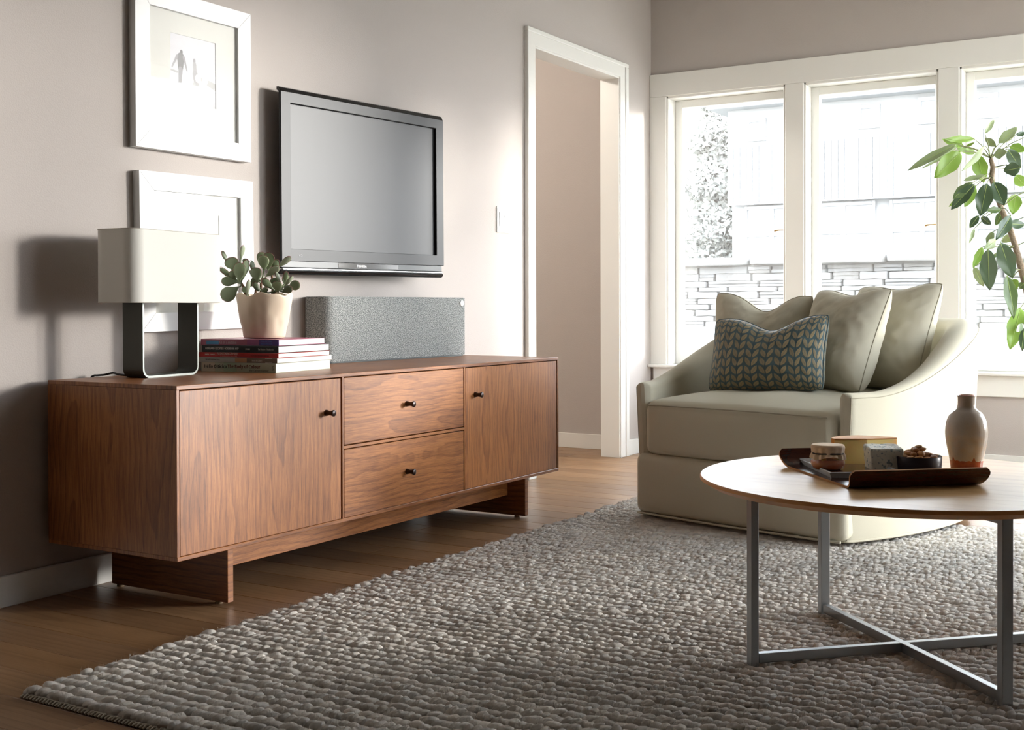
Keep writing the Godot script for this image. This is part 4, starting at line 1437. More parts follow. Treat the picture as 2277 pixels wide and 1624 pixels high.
func succulent() -> void:
	var ptop := 0.7222
	var o := thing("potted_succulent", "jade-like succulent in a cream handmade pot on the book stack", "potted plant", Vector3(0.69, ptop, 0.215), deg_to_rad(-58.0))
	# local x runs to the right as seen, z towards the viewer
	var k := 0.00146
	var pot := MB.new()
	var wav := noise(0.9, 2, 5)
	var rim := func(a: float) -> float: return 0.142 + 0.0045 * sin(a * 5.0 + 1.0) + 0.003 * sin(a * 9.0)
	pot.grid(func(u: float, v: float) -> Vector3:
		var a := u * TAU
		var top: float = rim.call(a)
		var y := 0.0
		var r := 0.0
		if v < 0.08: r = 0.062 * v / 0.08; y = 0.001
		elif v < 0.14: r = lerpf(0.062, 0.0665, (v - 0.08) / 0.06); y = lerpf(0.001, 0.006, (v - 0.08) / 0.06)
		elif v < 0.72:
			var t := (v - 0.14) / 0.58
			y = lerpf(0.006, top - 0.001, t); r = lerpf(0.0665, 0.091, t)
			r += (0.0022 * wav.get_noise_3d(cos(a) * 1.6, y * 11.0, sin(a) * 1.6)) * sin(t * PI) * 2.0
		elif v < 0.78: r = lerpf(0.091, 0.0875, (v - 0.72) / 0.06); y = top + 0.0008 * sin((v - 0.72) / 0.06 * PI)
		else: r = lerpf(0.0875, 0.080, (v - 0.78) / 0.22); y = lerpf(top - 0.001, 0.1, (v - 0.78) / 0.22)
		return Vector3(cos(a) * r, y, sin(a) * r), 64, 46, true, false, true)
	put("pot", pot, M.pot, o)
	var so := MB.new()
	so.grid(func(u: float, v: float) -> Vector3:
		var a := u * TAU
		return Vector3(cos(a) * v * 0.0815, 0.118 + 0.004 * sin(a * 3.0 + v * 7.0) * (1.0 - v), sin(a) * v * 0.0815), 28, 5, true, false, true)
	put("soil", so, M.soil, o)
	var rg := RandomNumberGenerator.new()
	rg.seed = 55
	var stem_pts := []
	var P := func(x: float, y: float, z := 0.0) -> Vector3: return Vector3((x - 740.0) / 7.06 * k, 0.142 + (875.0 - y) / 7.06 * k, z)
	for s in [[530, 900, 480, 800, 410, 700, 0.03], [690, 920, 690, 800, 690, 670, 0.0], [900, 900, 930, 850, 1000, 800, 0.03], [860, 880, 855, 740, 840, 560, -0.02], [480, 900, 430, 780, 350, 640, 0.0], [560, 900, 600, 740, 560, 640, -0.03]]:
		var b := MB.new()
		var a0: Vector3 = P.call(s[0], s[1], s[6] * 0.5) + Vector3(0, -0.02, 0)
		b.tube([a0, P.call(s[2], s[3], s[6]), P.call(s[4], s[5], s[6])], [0.0052, 0.0046, 0.0036], 8)
		put("stem", b, M.stem, o)
		for q in 9: stem_pts.append(a0.lerp(P.call(s[2], s[3], s[6]), q / 8.0) if q < 5 else (P.call(s[2], s[3], s[6]) as Vector3).lerp(P.call(s[4], s[5], s[6]), (q - 4) / 4.0))
	var mats := []
	for c in [c8(124, 138, 106), c8(136, 150, 114), c8(108, 120, 92), c8(162, 170, 144)]:
		var m := sm(c, 0.45)
		bump(m, 0.05, 3, 66, 0.05, 12.0, 128)
		mats.append(m)
	var edge := sm(c8(128, 64, 62), 0.5)
	# leaf: base x y, tip x y, width, depth, which green, turn about its own axis
	var rows := [
		[390, 760, 140, 945, 230, 0.045, 2, 0.15], [350, 690, 108, 665, 150, 0.02, 2, 0.3], [320, 655, 90, 455, 95, 0.03, 2, 0.8], [310, 520, 235, 305, 215, 0.02, 0, -0.1],
		[180, 375, 110, 200, 80, 0.01, 2, 1.0], [375, 335, 430, 105, 85, 0.0, 3, 0.9], [440, 410, 440, 315, 95, -0.02, 0, 0.0], [405, 690, 425, 388, 185, 0.05, 0, 0.1],
		[425, 680, 530, 340, 140, 0.04, 0, 0.75], [605, 600, 540, 345, 90, 0.0, 2, 0.9], [330, 640, 262, 515, 110, 0.03, 2, 0.2], [690, 685, 655, 465, 185, 0.05, 0, -0.1],
		[545, 900, 590, 655, 75, 0.075, 3, 0.75], [765, 470, 665, 215, 160, -0.02, 1, 0.1], [800, 495, 825, 222, 185, 0.0, 1, 0.0], [770, 510, 765, 270, 165, 0.03, 1, 0.05],
		[865, 520, 945, 325, 115, -0.01, 0, 0.4], [965, 450, 1165, 290, 95, 0.0, 3, 0.5], [785, 600, 1000, 445, 120, 0.02, 3, 0.5], [925, 800, 765, 640, 115, 0.05, 0, 0.3],
		[930, 790, 900, 618, 150, 0.0, 2, 0.2], [1010, 700, 945, 530, 70, 0.02, 3, 0.9], [1085, 720, 1115, 522, 82, 0.02, 1, 0.2], [1060, 720, 1055, 590, 65, 0.0, 3, 0.7],
		[1080, 760, 1222, 590, 70, 0.03, 3, 0.9], [1005, 850, 995, 675, 150, 0.055, 1, 0.0], [1130, 795, 1325, 705, 150, 0.03, 1, 0.15], [1065, 850, 1215, 770, 125, 0.045, 2, 0.2],
		[500, 755, 640, 590, 110, -0.02, 2, 0.3], [680, 830, 620, 690, 85, 0.03, 2, 0.4], [545, 850, 465, 775, 95, 0.05, 0, 0.3], [735, 850, 850, 785, 80, 0.05, 2, 0.4]]
	for r in rows:
		var a: Vector3 = P.call(r[0], r[1], r[5])
		var b: Vector3 = P.call(r[2], r[3], r[5] + 0.012)
		var ln := a.distance_to(b)
		var wd: float = r[4] / 7.06 * k
		var mb := paddle(ln, wd, 0.0075, rg.randf_range(-0.08, 0.1))
		var leaf := put("leaf", mb, mats[r[6]], o)
		var yv := (b - a).normalized()
		var zv := (Vector3(0, 0, 1) - yv * yv.z).normalized().rotated(yv, r[7])
		leaf.transform = Transform3D(Basis(yv.cross(zv), yv, zv), a)
		var close: Vector3 = stem_pts[0]
		for q in stem_pts:
			if q.distance_to(a) < close.distance_to(a): close = q
		var pt := MB.new()
		pt.tube([close, (close + a) / 2.0 - Vector3(0, 0.002, 0), a + yv * 0.004], [0.0032, 0.0026, 0.002], 6)
		put("leaf_stalk", pt, mats[r[6]], o)
		var path := []
		for q in 25:
			var t := q / 24.0
			var sd := 1.0 if t < 0.5 else -1.0
			var v := 0.30 + 0.70 * (t * 2.0 if t < 0.5 else (1.0 - t) * 2.0)
			v = minf(v, 0.997)
			path.append(Vector3(sd * paddle_width(v) * wd / 2.0, v * ln, 0.0))
		var em := MB.new()
		em.tube(path, 0.0009, 5, false)
		put("leaf_edge", em, edge, leaf)

# ---------------------------------------------------------------- loudspeaker
func speaker() -> void:
	var o := thing("loudspeaker", "long grey tweed loudspeaker on the console under the television", "loudspeaker", Vector3(1.545, TOP, 0.075), deg_to_rad(-2.5))
	var tweed := sm(Color.WHITE, 0.95, 0.0, 0.2)
	tweed.albedo_texture = noise_tex(0.09, 3, 71, 512, 0.0, [[0.0, 0.35, 0.5, 0.62, 1.0], [c8(60, 62, 62), c8(104, 107, 106), c8(136, 139, 137), c8(168, 170, 167), c8(214, 214, 210)]])
	tweed.uv1_triplanar = true
	tweed.uv1_scale = Vector3.ONE * 5.0
	tweed.heightmap_enabled = true
	tweed.heightmap_texture = tweed.albedo_texture
	tweed.heightmap_scale = 0.06
	var a := 0.422
	var d := 0.052
	var cr := 0.04
	var ring := []
	for q in [[1, 1, 0.0, 0.006], [-1, 1, 0.5, cr], [-1, -1, 1.0, 0.006], [1, -1, 1.5, 0.006]]:
		for s in 9:
			var w: float = q[2] * PI + s / 8.0 * PI / 2.0
			ring.append(Vector2(q[0] * (a - q[3]) + cos(w) * q[3], q[1] * (d - q[3]) + sin(w) * q[3]))
	var b := MB.new()
	b.prism(ring, 0.006, 0.242, 1, 0.003)
	put("cabinet", b, tweed, o)
	var pl := MB.new()
	var inner := []
	for q in ring: inner.append(q * Vector2(0.985, 0.9))
	pl.prism(inner, 0.0, 0.007, 1, 0.001)
	put("plinth", pl, sm(c8(60, 66, 66), 0.5), o)
	var bg := MB.new()
	bg.lathe([Vector2(0.0, 0.0), Vector2(0.0125, 0.0), Vector2(0.0125, 0.0025), Vector2(0.0115, 0.0035), Vector2(0.0, 0.0036)], 28)
	var g := put("badge", bg, M.white_plastic, o)
	g.position = Vector3(a - 0.026, 0.218, d)
	g.rotation.x = PI / 2.0
	var st := MB.new()
	for s in 26:
		for x in [0.0, 0.006]:
			st.box(Vector3(-a - 0.0006, 0.012 + s * 0.0088, -0.012 + x), Vector3(-a + 0.001, 0.017 + s * 0.0088, -0.0105 + x), 0.0002)
	put("stitching", st, sm(c8(170, 168, 160), 0.9), o)

func light_switch() -> void:
	var o := thing("light_switch", "white double light switch plate on the wall left of the doorway", "light switch", Vector3(2.496, 1.221, 0.0))
	put("plate", boxes([[Vector3(-0.058, -0.06, 0.0), Vector3(0.058, 0.06, 0.007)]], 0.0025), M.white_plastic, o)
	var r := put("rocker", boxes([[Vector3(-0.041, -0.034, 0.006), Vector3(-0.009, 0.034, 0.0095)]], 0.001), M.white_plastic, o)
	r.rotation.x = 0.03
	put("rocker_gap", boxes([[Vector3(-0.0425, -0.0355, 0.004), Vector3(-0.0075, 0.0355, 0.0071)]], 0.0), M.slot, o)
	put("dimmer_slot", boxes([[Vector3(0.008, -0.036, 0.005), Vector3(0.011, 0.036, 0.0073)]], 0.0), M.slot, o)
	put("dimmer_slider", boxes([[Vector3(0.006, 0.01, 0.006), Vector3(0.013, 0.022, 0.0105)]], 0.001), M.white_plastic, o)
	for k in 7:
		put("tick", boxes([[Vector3(0.018, -0.028 + k * 0.0095, 0.006), Vector3(0.024, -0.0268 + k * 0.0095, 0.0073)]], 0.0), M.slot, o)

# ---------------------------------------------------------------- tray and what is on it
func tray_and_food() -> void:
	var U := Vector3(0.648, 0, 0.761)                 # along the curled walls
	var V := Vector3(0.761, 0, -0.648)                # from the near wall to the far one
	var near := Vector3(0.399, 0.425, 2.181)
	var o := thing("serving_tray", "dark bent-wood serving tray with two curled sides on the coffee table", "tray", near + U * 0.153 + V * 0.167)
	o.basis = Basis(U, Vector3.UP, U.cross(Vector3.UP))       # local x along the walls, z from far wall to near wall
	var hw := 0.167
	var prof := []                                     # half profile, from the middle outwards: (z, y)
	for k in 5: prof.append(Vector2(k / 4.0 * (hw - 0.006), 0.0))
	for k in 15:
		var a := k / 14.0 * 1.12
		prof.append(Vector2(hw - 0.006 + sin(a) * 0.046, 0.046 * (1.0 - cos(a)) * 1.02))
	var last: Vector2 = prof[prof.size() - 1]
	for k in 4: prof.append(last + Vector2(0.006, 0.0155) * (k + 1) / 4.0)
	var full := []
	for k in prof.size(): full.append(Vector2(-prof[prof.size() - 1 - k].x, prof[prof.size() - 1 - k].y))
	for k in range(1, prof.size()): full.append(prof[k])
	var th := 0.005
	var out := []
	var inn := []
	for k in full.size():
		var t: Vector2 = (full[mini(k + 1, full.size() - 1)] - full[maxi(k - 1, 0)]).normalized()
		out.append(full[k]); inn.append(full[k] + Vector2(-t.y, t.x) * th)
	var hl := 0.153
	var body := MB.new()
	var edge := MB.new()
	var n := full.size() - 1
	var ends := func(k: float) -> float:               # wall ends swell a little and round off at the top
		var y: float = out[int(k)].y
		return hl + 0.010 * sin(clampf(y / 0.046, 0.0, 1.0) * 2.2) - 0.016 * pow(clampf((y - 0.024) / 0.022, 0.0, 1.0), 3.0)
	for s in [[out, true], [inn, false]]:
		body.grid(func(u: float, v: float) -> Vector3:
			var q: Vector2 = s[0][int(round(u * n))]
			return Vector3(lerpf(-1, 1, v) * ends.call(round(u * n)), q.y, q.x), n, 12, false, false, s[1], Vector2(0.5, 0.35))
	for e in [-1.0, 1.0]:
		for k in n:
			var x0: float = e * ends.call(k)
			var x1: float = e * ends.call(k + 1)
			edge.poly([Vector3(x0, out[k].y, out[k].x), Vector3(x1, out[k + 1].y, out[k + 1].x), Vector3(x1, inn[k + 1].y, inn[k + 1].x), Vector3(x0, inn[k].y, inn[k].x)], Vector3(e, 0, 0))
	for k in [0, n]:
		var x: float = ends.call(k)
		edge.poly([Vector3(-x, out[k].y, out[k].x), Vector3(x, out[k].y, out[k].x), Vector3(x, inn[k].y, inn[k].x), Vector3(-x, inn[k].y, inn[k].x)], Vector3(0, 1, 0))
	for k in body.T.size(): body.T[k] = Vector2(body.P[k].x * 1.3, body.P[k].z + body.P[k].y)
	put("tray_body", body, M.tray, o)
	put("tray_edge", edge, M.tray_edge, o)
	var fl := TH + 0.0052                                # floor of the tray
	var tt := o.transform
	# plate: a shallow white rectangle, glazed brown inside
	var pl := thing("plate", "white rectangular plate with a dark glossy well on the tray", "plate")
	pl.transform = Transform3D(tt.basis, Vector3(0.625, fl, 2.085))
	pl.rotate_y(deg_to_rad(-7.0))
	pl.position = Vector3(0.640, fl, 2.118)
	var pa := 0.085
	var pc := 0.125
	var pb := MB.new()
	var ring := func(ax: float, cz: float, y: float) -> Array: return [Vector3(-ax, y, -cz), Vector3(ax, y, -cz), Vector3(ax, y, cz), Vector3(-ax, y, cz)]
	var levels := [ring.call(pa - 0.006, pc - 0.006, 0.0), ring.call(pa, pc, 0.013), ring.call(pa - 0.0015, pc - 0.0015, 0.0145), ring.call(pa - 0.006, pc - 0.006, 0.0135), ring.call(pa - 0.011, pc - 0.011, 0.0075)]
	for k in levels.size() - 1:
		for q in 4:
			var a: Vector3 = levels[k][q]
			var b: Vector3 = levels[k][(q + 1) % 4]
			var c: Vector3 = levels[k + 1][(q + 1) % 4]
			var d: Vector3 = levels[k + 1][q]
			var m := (a + b) / 2.0
			pb.poly([a, b, c, d], Vector3(m.x, 0.0, m.z).normalized() * 0.2 + (Vector3.UP if k >= 1 else Vector3(0, -0.05, 0)) if k < 2 else Vector3.UP)
	pb.poly(levels[0], Vector3.DOWN)
	put("rim", pb, M.porcelain, pl)
	var well := MB.new()
	well.poly(ring.call(pa - 0.0105, pc - 0.0105, 0.0076), Vector3.UP)
	put("well", well, M.slate, pl)
	var py := fl + 0.0077
	# honey jar
	var j := thing("honey_jar", "small glass jar of amber honey with a cloth-covered lid", "jar", Vector3(0.588, py, 2.082))
	var honey := sm(c8(176, 84, 18), 0.08, 0.0, 0.6)
	honey.clearcoat_enabled = true
	honey.clearcoat = 0.6
	var hb := MB.new()
	hb.lathe([Vector2(0.0, 0.0), Vector2(0.026, 0.0), Vector2(0.034, 0.004), Vector2(0.0385, 0.013), Vector2(0.0385, 0.019), Vector2(0.0365, 0.024), Vector2(0.0, 0.0245)], 36)
	put("honey", hb, honey, j)
	var jar := MB.new()
	jar.lathe([Vector2(0.0, -0.0003), Vector2(0.0265, -0.0003), Vector2(0.0352, 0.0036), Vector2(0.0398, 0.0125), Vector2(0.0398, 0.0195), Vector2(0.037, 0.0265), Vector2(0.0335, 0.031), Vector2(0.0335, 0.036)], 36)
	put("glass", jar, M.glass, j)
	for q in [[-0.016, 0.026], [0.014, 0.024], [0.022, 0.012]]:
		var nb := MB.new()
		nb.lathe([Vector2(0.0, -0.006), Vector2(0.006, -0.004), Vector2(0.0085, 0.001), Vector2(0.006, 0.005), Vector2(0.0, 0.007)], 14, Vector3(-0.036 * cos(0.6 + q[0] * 40.0), q[1] - 0.004, 0.036 * sin(0.6 + q[0] * 40.0)) * Vector3(0.8, 1, 0.8))
		put("honeycomb_piece", nb, sm(c8(216, 160, 62), 0.3), j)
	var cl := MB.new()
	var pleat := func(u: float) -> float: return sin(u * TAU * 14.0) * 0.0009 + sin(u * TAU * 5.0) * 0.0008
	cl.grid(func(u: float, v: float) -> Vector3:
		var a := u * TAU
		var r := 0.0
		var y := 0.0
		var pr := pleat.call(u) as float
		if v < 0.3: r = 0.0352 * v / 0.3; y = 0.0585
		elif v < 0.42: r = 0.0352 + 0.0035 * (v - 0.3) / 0.12; y = 0.0585 - 0.004 * pow((v - 0.3) / 0.12, 2.0)
		elif v < 0.7: r = 0.0387 - 0.002 * (v - 0.42) / 0.28 + pr; y = lerpf(0.0545, 0.0395, (v - 0.42) / 0.28)
		else: r = 0.0352 + 0.0038 * sin((v - 0.7) / 0.3 * PI * 0.6) + pr * 2.5; y = lerpf(0.0385, 0.028 + 0.004 * sin(u * TAU * 3.0), (v - 0.7) / 0.3)
		return Vector3(cos(a) * r, y, sin(a) * r), 112, 24, true, false, false)
	put("cloth_lid", cl, sm(c8(240, 214, 184), 0.85), j)
	var sg := MB.new()
	var sp := []
	for k in 33:
		var a := k / 32.0 * TAU
		sp.append(Vector3(cos(a) * 0.0368, 0.0388 + 0.0006 * sin(a * 3.0), sin(a) * 0.0368))
	sg.tube(sp, 0.0016, 6, false)
	put("string", sg, sm(c8(70, 66, 62), 0.8), j)
	# wedge of yellow cheese: a sector of a wheel, its cut face turned to the viewer
	var toview := Vector3(-cam_f.x, 0, -cam_f.z).normalized()
	var right := Vector3(cam_r.x, 0, cam_r.z).normalized()
	var ch := thing("cheese_wedge", "wedge of yellow cheese with an orange rind standing on the plate", "cheese", Vector3(0.742, fl, 2.128))
	ch.basis = Basis(right, Vector3.UP, -right.cross(Vector3.UP) * -1.0)
	var yel := sm(c8(250, 222, 146), 0.5)
	yel.subsurf_scatter_enabled = true
	yel.subsurf_scatter_strength = 0.3
	var outline := []
	for k in 13:                                   # the round outside of the wheel, then the two cut faces
		var a := lerpf(3.35, 1.72, k / 12.0)
		outline.append(Vector2(cos(a) * 0.098 + 0.018, -sin(a) * 0.066 + 0.0))
	outline.append(Vector2(0.079, -0.024))
	outline.append(Vector2(0.079, -0.006))
	outline.append(Vector2(0.0, 0.016))
	var cb := MB.new()
	cb.prism(outline, 0.0, 0.066, 1, 0.002)
	put("paste", cb, yel, ch)
	var rind := MB.new()
	var o2 := []
	for q in outline: o2.append(q * Vector2(1.012, 1.012))
	rind.prism(o2, 0.0655, 0.069, 1, 0.0012)
	put("rind", rind, sm(c8(214, 160, 104), 0.7), ch)
	var rs := MB.new()
	for k in 12:
		var a: Vector2 = outline[k] * 1.02
		var b: Vector2 = outline[k + 1] * 1.02
		rs.poly([Vector3(a.x, 0, a.y), Vector3(b.x, 0, b.y), Vector3(b.x, 0.067, b.y), Vector3(a.x, 0.067, a.y)], Vector3(a.x, 0, a.y))
	put("rind_side", rs, sm(c8(222, 148, 56), 0.6), ch)
	# blue cheese
	var bl := thing("blue_cheese", "crumbly white wedge of blue-veined cheese beside the nut bowl", "cheese", Vector3(0.672, fl, 2.187))
	bl.basis = Basis(right, Vector3.UP, toview)
	var bm := sm(Color.WHITE, 0.6)
	bm.albedo_texture = blue_veins()
	bm.uv1_triplanar = true
	bm.uv1_scale = Vector3.ONE * 5.5
	var bb := MB.new()
	var bn := noise(30.0, 3, 12)
	bb.rbox(Vector3(-0.037, 0.0, -0.032), Vector3(0.042, 0.059, 0.028), 0.005, 16, func(p: Vector3, h: Vector3) -> Vector3:
		var q := p
		q.x *= 1.0 - 0.12 * (0.5 - p.y / (h.y * 2.0)) if p.x < 0.0 else 1.0
		q.y += 0.004 * (p.z / h.z) * -1.0 if p.y > 0 else 0.0
		return q + Vector3.ONE * 0.0022 * bn.get_noise_3dv(p * 1.0))
	put("paste", bb, bm, bl)
	# bowl of nuts
	var bowl_at := Vector3(0.700, fl, 2.262)
	var bo := thing("bowl", "small dark stoneware bowl of nuts on the tray", "bowl", bowl_at)
	var bwl := MB.new()
	bwl.lathe([Vector2(0.0, 0.0), Vector2(0.048, 0.0), Vector2(0.0525, 0.003), Vector2(0.0545, 0.038), Vector2(0.0535, 0.0395), Vector2(0.052, 0.038), Vector2(0.050, 0.008), Vector2(0.0, 0.006)], 44)
	put("bowl_body", bwl, sm(c8(56, 48, 54), 0.35), bo)
	var nut := MB.new()
	nut.grid(func(u: float, v: float) -> Vector3:
		var a := u * TAU
		var p := v * PI
		var r := sin(p) * (0.0072 + 0.0022 * cos(p))
		return Vector3(cos(a) * r, -cos(p) * 0.0112, sin(a) * r * 0.78), 14, 10, true, false, true)
	var nm := nut.mesh()
	var brown := []
	for c in [c8(206, 150, 98), c8(192, 132, 82), c8(216, 168, 120)]:
		var m := sm(c, 0.42)
		bump(m, 0.08, 3, 81, 0.06, 30.0, 128)
		brown.append(m)
	var rg := RandomNumberGenerator.new()
	rg.seed = 33
	var spots := []
	for k in 11: spots.append([0.037, k / 11.0 * TAU, 0.036])
	for k in 8: spots.append([0.021, k / 8.0 * TAU + 0.3, 0.0445])
	for k in 4: spots.append([0.009, k / 4.0 * TAU, 0.052])
	spots.append([0.0, 0.0, 0.058])
	for k in 9: spots.append([0.024, k / 9.0 * TAU + 0.8, 0.030])
	for s in spots:
		var w := put("nut", nm, brown[rg.randi() % 3])
		w.transform = Transform3D(Basis.from_euler(Vector3(rg.randf_range(1.1, 1.9), rg.randf() * TAU, rg.randf_range(-0.4, 0.4))), bowl_at + Vector3(cos(s[1]) * s[0] + rg.randf_range(-0.002, 0.002), s[2] + rg.randf_range(-0.002, 0.002), sin(s[1]) * s[0] + rg.randf_range(-0.002, 0.002)))
		tag(w, "roasted brown nut heaped in the small dark bowl", "nut", "nuts heaped in the dark bowl")
	# stoneware bottle vase
	var vs := thing("vase", "glazed grey stoneware bottle vase with a bare orange foot", "vase", Vector3(0.800, fl, 2.352))
	var kv := 0.00108
	var pr := []
	for q in [[33, 0], [34, 1], [36.5, 22], [43.5, 60], [45.8, 80], [45, 98], [41, 116], [33, 130], [23, 138], [19.2, 146], [18.8, 164], [20.2, 168], [18.6, 170], [15, 168], [14, 140]]:
		pr.append(Vector2(q[0] * kv * 0.97, q[1] * kv * 0.97))
	var prof2 := []
	for k in (pr.size() - 1) * 5 + 1:
		var s := k / 5.0
		var i := mini(int(s), pr.size() - 2)
		prof2.append(pr[i].cubic_interpolate(pr[i + 1], pr[maxi(i - 1, 0)], pr[mini(i + 2, pr.size() - 1)], s - i))
	var vb := MB.new()
	vb.lathe(prof2, 56)
	var vm := sm(Color.WHITE, 0.16)
	vm.albedo_texture = vase_glaze()
	vm.uv1_scale = Vector3(1, -1.0 / (170 * kv * 0.97), 1)
	vm.uv1_offset = Vector3(0, 1, 0)
	vm.texture_repeat = true
	put("vase_body", vb, vm, vs)
	var ft := MB.new()
	ft.poly([Vector3(-0.02, 0.0005, -0.02), Vector3(0.02, 0.0005, -0.02), Vector3(0.02, 0.0005, 0.02), Vector3(-0.02, 0.0005, 0.02)], Vector3.DOWN)
	put("foot", ft, sm(c8(190, 104, 66), 0.7), vs)

func blue_veins() -> ImageTexture:
	var im := Image.create(256, 256, false, Image.FORMAT_RGB8)
	var a := noise(0.018, 3, 3)
	var b := noise(0.05, 3, 8)
	var g := noise(0.012, 2, 15)
	for y in 256:
		for x in 256:
			var c := c8(232, 232, 222).lerp(c8(222, 212, 184), 0.3 + 0.3 * g.get_noise_2d(x, y))
			var v := absf(a.get_noise_2d(x, y) + 0.25 * b.get_noise_2d(x, y))
			var k := smoothstep(0.05, 0.015, v) * smoothstep(-0.1, 0.25, b.get_noise_2d(x + 90, y))
			k = maxf(k, smoothstep(0.32, 0.42, b.get_noise_2d(x * 0.8, y * 0.8 + 300)) * 0.8)
			im.set_pixel(x, y, c.lerp(c8(96, 118, 124), k * 0.85))
	return ImageTexture.create_from_image(im)

func vase_glaze() -> ImageTexture:
	# top of the picture is the lip; the lowest sixth is bare clay with a ragged glaze line
	var im := Image.create(256, 256, false, Image.FORMAT_RGB8)
	var n1 := noise(0.02, 3, 2)
	var n2 := noise(0.2, 2, 9)
	var e := noise(0.03, 3, 5)
	for y in 256:
		for x in 256:
			var t := 1.0 - y / 255.0
			var ax := absf(x - 128.0)
			var c := c8(214, 205, 194).lerp(c8(222, 200, 174), clampf(0.5 + n1.get_noise_2d(ax, y), 0.0, 1.0) * smoothstep(0.9, 0.2, t))
			c = c.lerp(c8(180, 164, 150), 0.5 * smoothstep(0.72, 0.86, t))
			if n2.get_noise_2d(x, y) > 0.68: c = c.darkened(0.1)
			var edge := 0.135 + 0.02 * e.get_noise_2d(ax * 1.2, 0.0) + 0.05 * exp(-pow((ax - 26.0) / 3.0, 2.0))
			if t < edge: c = c8(196, 98, 58).lerp(c8(176, 84, 56), clampf(0.5 + n1.get_noise_2d(ax * 2.0, y * 2.0), 0.0, 1.0))
			im.set_pixel(x, y, c)
	return ImageTexture.create_from_image(im)

# ---------------------------------------------------------------- the leafy plant by the window
func broad_leaf(len_: float, wid: float, droop: float, fold: float) -> ArrayMesh:
	var b := MB.new()
	for s in [1.0, -1.0]:
		b.grid(func(u: float, v: float) -> Vector3:
			var t := v
			var q := u * 2.0 - 1.0
			var wv := wid / 2.0 * pow(sin(PI * pow(t, 0.85)), 0.8) * (1.0 + 0.05 * sin(t * 17.0))
			if t >= 1.0 or t <= 0.0: wv = 0.0006
			var y := t * len_
			var z := -droop * t * t * len_ + fold * absf(q) * wv - 0.06 * wid * (1.0 - q * q) * sin(t * PI) * 0.0 + 0.012 * sin(t * 9.0 + q * 2.0) * wid * 4.0 * absf(q)
			return Vector3(q * wv, y, z + s * 0.0004), 8, 14, false, false, s < 0.0)
	return b.mesh()

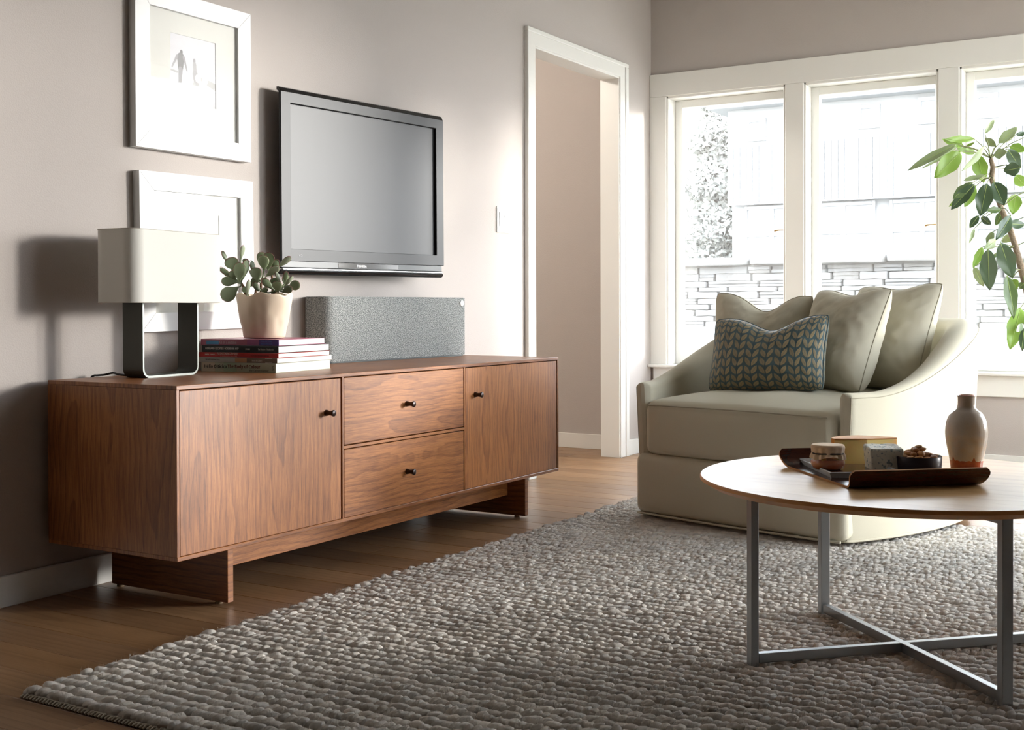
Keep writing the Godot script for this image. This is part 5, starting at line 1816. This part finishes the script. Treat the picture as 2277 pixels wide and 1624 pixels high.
func house_tree() -> void:
	var dist := 5.40
	var base := Vector3(3.55, 0.0, 2.30)
	var o := thing("potted_tree", "tall indoor plant with long glossy green leaves in front of the right window", "potted plant", base)
	var pot := MB.new()
	pot.lathe([Vector2(0.0, 0.0), Vector2(0.13, 0.0), Vector2(0.135, 0.01), Vector2(0.17, 0.3), Vector2(0.172, 0.32), Vector2(0.16, 0.32), Vector2(0.155, 0.27)], 40)
	put("pot", pot, sm(c8(206, 202, 194), 0.5), o)
	var so := MB.new()
	so.lathe([Vector2(0.157, 0.28), Vector2(0.0, 0.285)], 32)
	put("soil", so, M.soil, o)
	var bark := sm(c8(128, 112, 92), 0.85)
	bump(bark, 0.07, 3, 44, 0.3, 10.0, 128)
	var pts := []
	for q in [[2203, 352], [2208, 372], [2205, 395], [2212, 425], [2226, 462], [2245, 508], [2258, 548], [2272, 600], [2290, 670]]:
		pts.append(at(q[0], q[1], dist) - base)
	pts.append(Vector3(0.0, 0.55, -0.05)); pts.append(Vector3(0.0, 0.27, 0.0))
	var rad := [0.009, 0.012, 0.0125, 0.011, 0.0125, 0.014, 0.0135, 0.0155, 0.017, 0.02, 0.022]
	var tb := MB.new()
	tb.tube(pts, rad, 10)
	put("trunk", tb, bark, o)
	var greens := []
	for c in [[c8(96, 116, 74), Color(0.30, 0.38, 0.18)], [c8(136, 168, 76), Color(0.36, 0.42, 0.24)], [c8(150, 164, 122), Color(0.32, 0.35, 0.27)], [c8(72, 92, 66), Color(0.16, 0.24, 0.12)]]:
		var m := sm(c[0], 0.32)
		m.backlight_enabled = true
		m.backlight = c[1]
		greens.append(m)
	var vein := sm(c8(170, 190, 110), 0.5)
	var twig := sm(c8(118, 124, 78), 0.7)
	var rg := RandomNumberGenerator.new()
	rg.seed = 19
	# base px, tip px, width px, which green, depth offset, turn
	var rows := [
		[2128, 320, 2016, 378, 19, 2, -0.06, 0.5], [2143, 325, 2098, 312, 16, 1, 0.02, 0.3], [2166, 309, 2099, 311, 16, 1, 0.0, 0.2], [2131, 324, 2053, 377, 9, 2, -0.02, 0.9], [2137, 337, 2080, 394, 40, 1, -0.1, 0.0],
		[2169, 340, 2131, 330, 15, 1, 0.02, 0.4], [2148, 326, 2167, 317, 6, 1, 0.0, 0.3], [2190, 297, 2213, 264, 12, 2, 0.05, 0.2], [2215, 324, 2188, 308, 16, 2, 0.08, 0.3], [2191, 324, 2142, 381, 13, 2, -0.1, 0.8],
		[2172, 343, 2188, 407, 33, 1, 0.1, 0.1], [2211, 346, 2240, 338, 22, 2, -0.1, 0.4], [2222, 319, 2262, 282, 24, 2, 0.1, 0.3], [2241, 332, 2269, 374, 27, 3, -0.05, 0.2], [2269, 373, 2231, 380, 30, 3, -0.1, 0.2],
		[2245, 326, 2282, 335, 22, 1, 0.1, 0.3], [2259, 300, 2284, 296, 11, 3, 0.1, 0.3], [2190, 390, 2141, 401, 11, 2, -0.02, 0.8], [2162, 406, 2119, 442, 23, 0, -0.1, 0.5], [2167, 410, 2114, 466, 27, 3, -0.14, 0.15],
		[2172, 412, 2110, 460, 18, 1, 0.04, 0.3], [2169, 415, 2146, 460, 22, 1, 0.06, 0.2], [2195, 408, 2180, 481, 36, 3, -0.12, 0.0], [2210, 405, 2233, 457, 36, 3, -0.1, 0.1], [2258, 432, 2253, 475, 31, 1, 0.12, 0.1],
		[2226, 467, 2193, 468, 15, 0, -0.05, 0.3], [2231, 467, 2214, 502, 18, 0, 0.02, 0.3], [2182, 483, 2203, 499, 16, 3, -0.05, 0.3], [2176, 480, 2156, 507, 16, 3, 0.0, 0.3], [2167, 508, 2157, 539, 8, 2, 0.0, 0.4],
		[2248, 480, 2217, 532, 26, 3, -0.12, 0.3], [2241, 498, 2282, 500, 20, 3, -0.08, 0.3], [2258, 390, 2282, 416, 27, 1, 0.1, 0.2], [2254, 522, 2229, 539, 19, 2, 0.05, 0.4],
		[2197, 554, 2200, 647, 36, 3, -0.12, 0.1], [2185, 549, 2163, 596, 18, 1, 0.08, 0.3], [2166, 594, 2187, 639, 18, 2, 0.03, 0.2], [2225, 540, 2251, 618, 39, 3, -0.14, 0.1], [2215, 566, 2197, 584, 10, 0, 0.02, 0.4],
		[2239, 613, 2257, 707, 27, 0, -0.1, 0.25], [2249, 622, 2263, 643, 22, 1, 0.08, 0.1], [2270, 684, 2246, 778, 37, 1, -0.04, 0.05], [2277, 721, 2258, 738, 14, 0, -0.08, 0.3], [2278, 730, 2272, 780, 18, 3, -0.1, 0.2],
		[2278, 630, 2266, 641, 16, 0, -0.02, 0.2], [2216, 534, 2189, 554, 20, 2, 0.02, 0.3], [2207, 516, 2196, 545, 16, 2, 0.05, 0.5], [2290, 300, 2330, 330, 26, 1, 0.0, 0.2], [2295, 420, 2340, 470, 30, 0, 0.0, 0.2], [2300, 540, 2345, 600, 30, 0, 0.0, 0.2], [2292, 640, 2330, 720, 32, 1, 0.0, 0.2], [2285, 480, 2325, 530, 30, 3, -0.1, 0.2]]
	for r in rows:
		var a := at(r[0], r[1], dist + r[6])
		var b := at(r[2], r[3], dist + r[6] + rg.randf_range(-0.05, 0.05))
		var ln := a.distance_to(b)
		var wd: float = r[4] * dist / FOCAL
		var yv := (b - a).normalized()
		var tocam := (cam_o - a).normalized()
		var zv := (tocam - yv * yv.dot(tocam)).normalized().rotated(yv, r[7] * (1.0 if rg.randf() < 0.5 else -1.0))
		var leaf := put("leaf", broad_leaf(ln, wd / maxf(0.4, cos(r[7])), rg.randf_range(-0.06, 0.12), rg.randf_range(0.05, 0.3)), greens[r[5]], o)
		leaf.transform = Transform3D(Basis(yv.cross(zv), yv, zv), a - base)
		var near: Vector3 = pts[0]
		for p in pts:
			if p.distance_to(a - base) < near.distance_to(a - base): near = p
		var st := MB.new()
		var m2 := (a - base + near) / 2.0 + Vector3(0, 0.012, 0)
		st.tube([near, m2, a - base, a - base + yv * ln * 0.04], [0.0028, 0.0022, 0.0018, 0.0012], 6)
		put("petiole", st, twig, o)
		if r[4] > 14:
			var vv := MB.new()
			vv.tube([Vector3(0, 0.0, 0.0006), Vector3(0, ln * 0.45, 0.0012), Vector3(0, ln * 0.9, 0.0006)], [0.0012, 0.0009, 0.0004], 5)
			put("midrib", vv, vein, leaf)
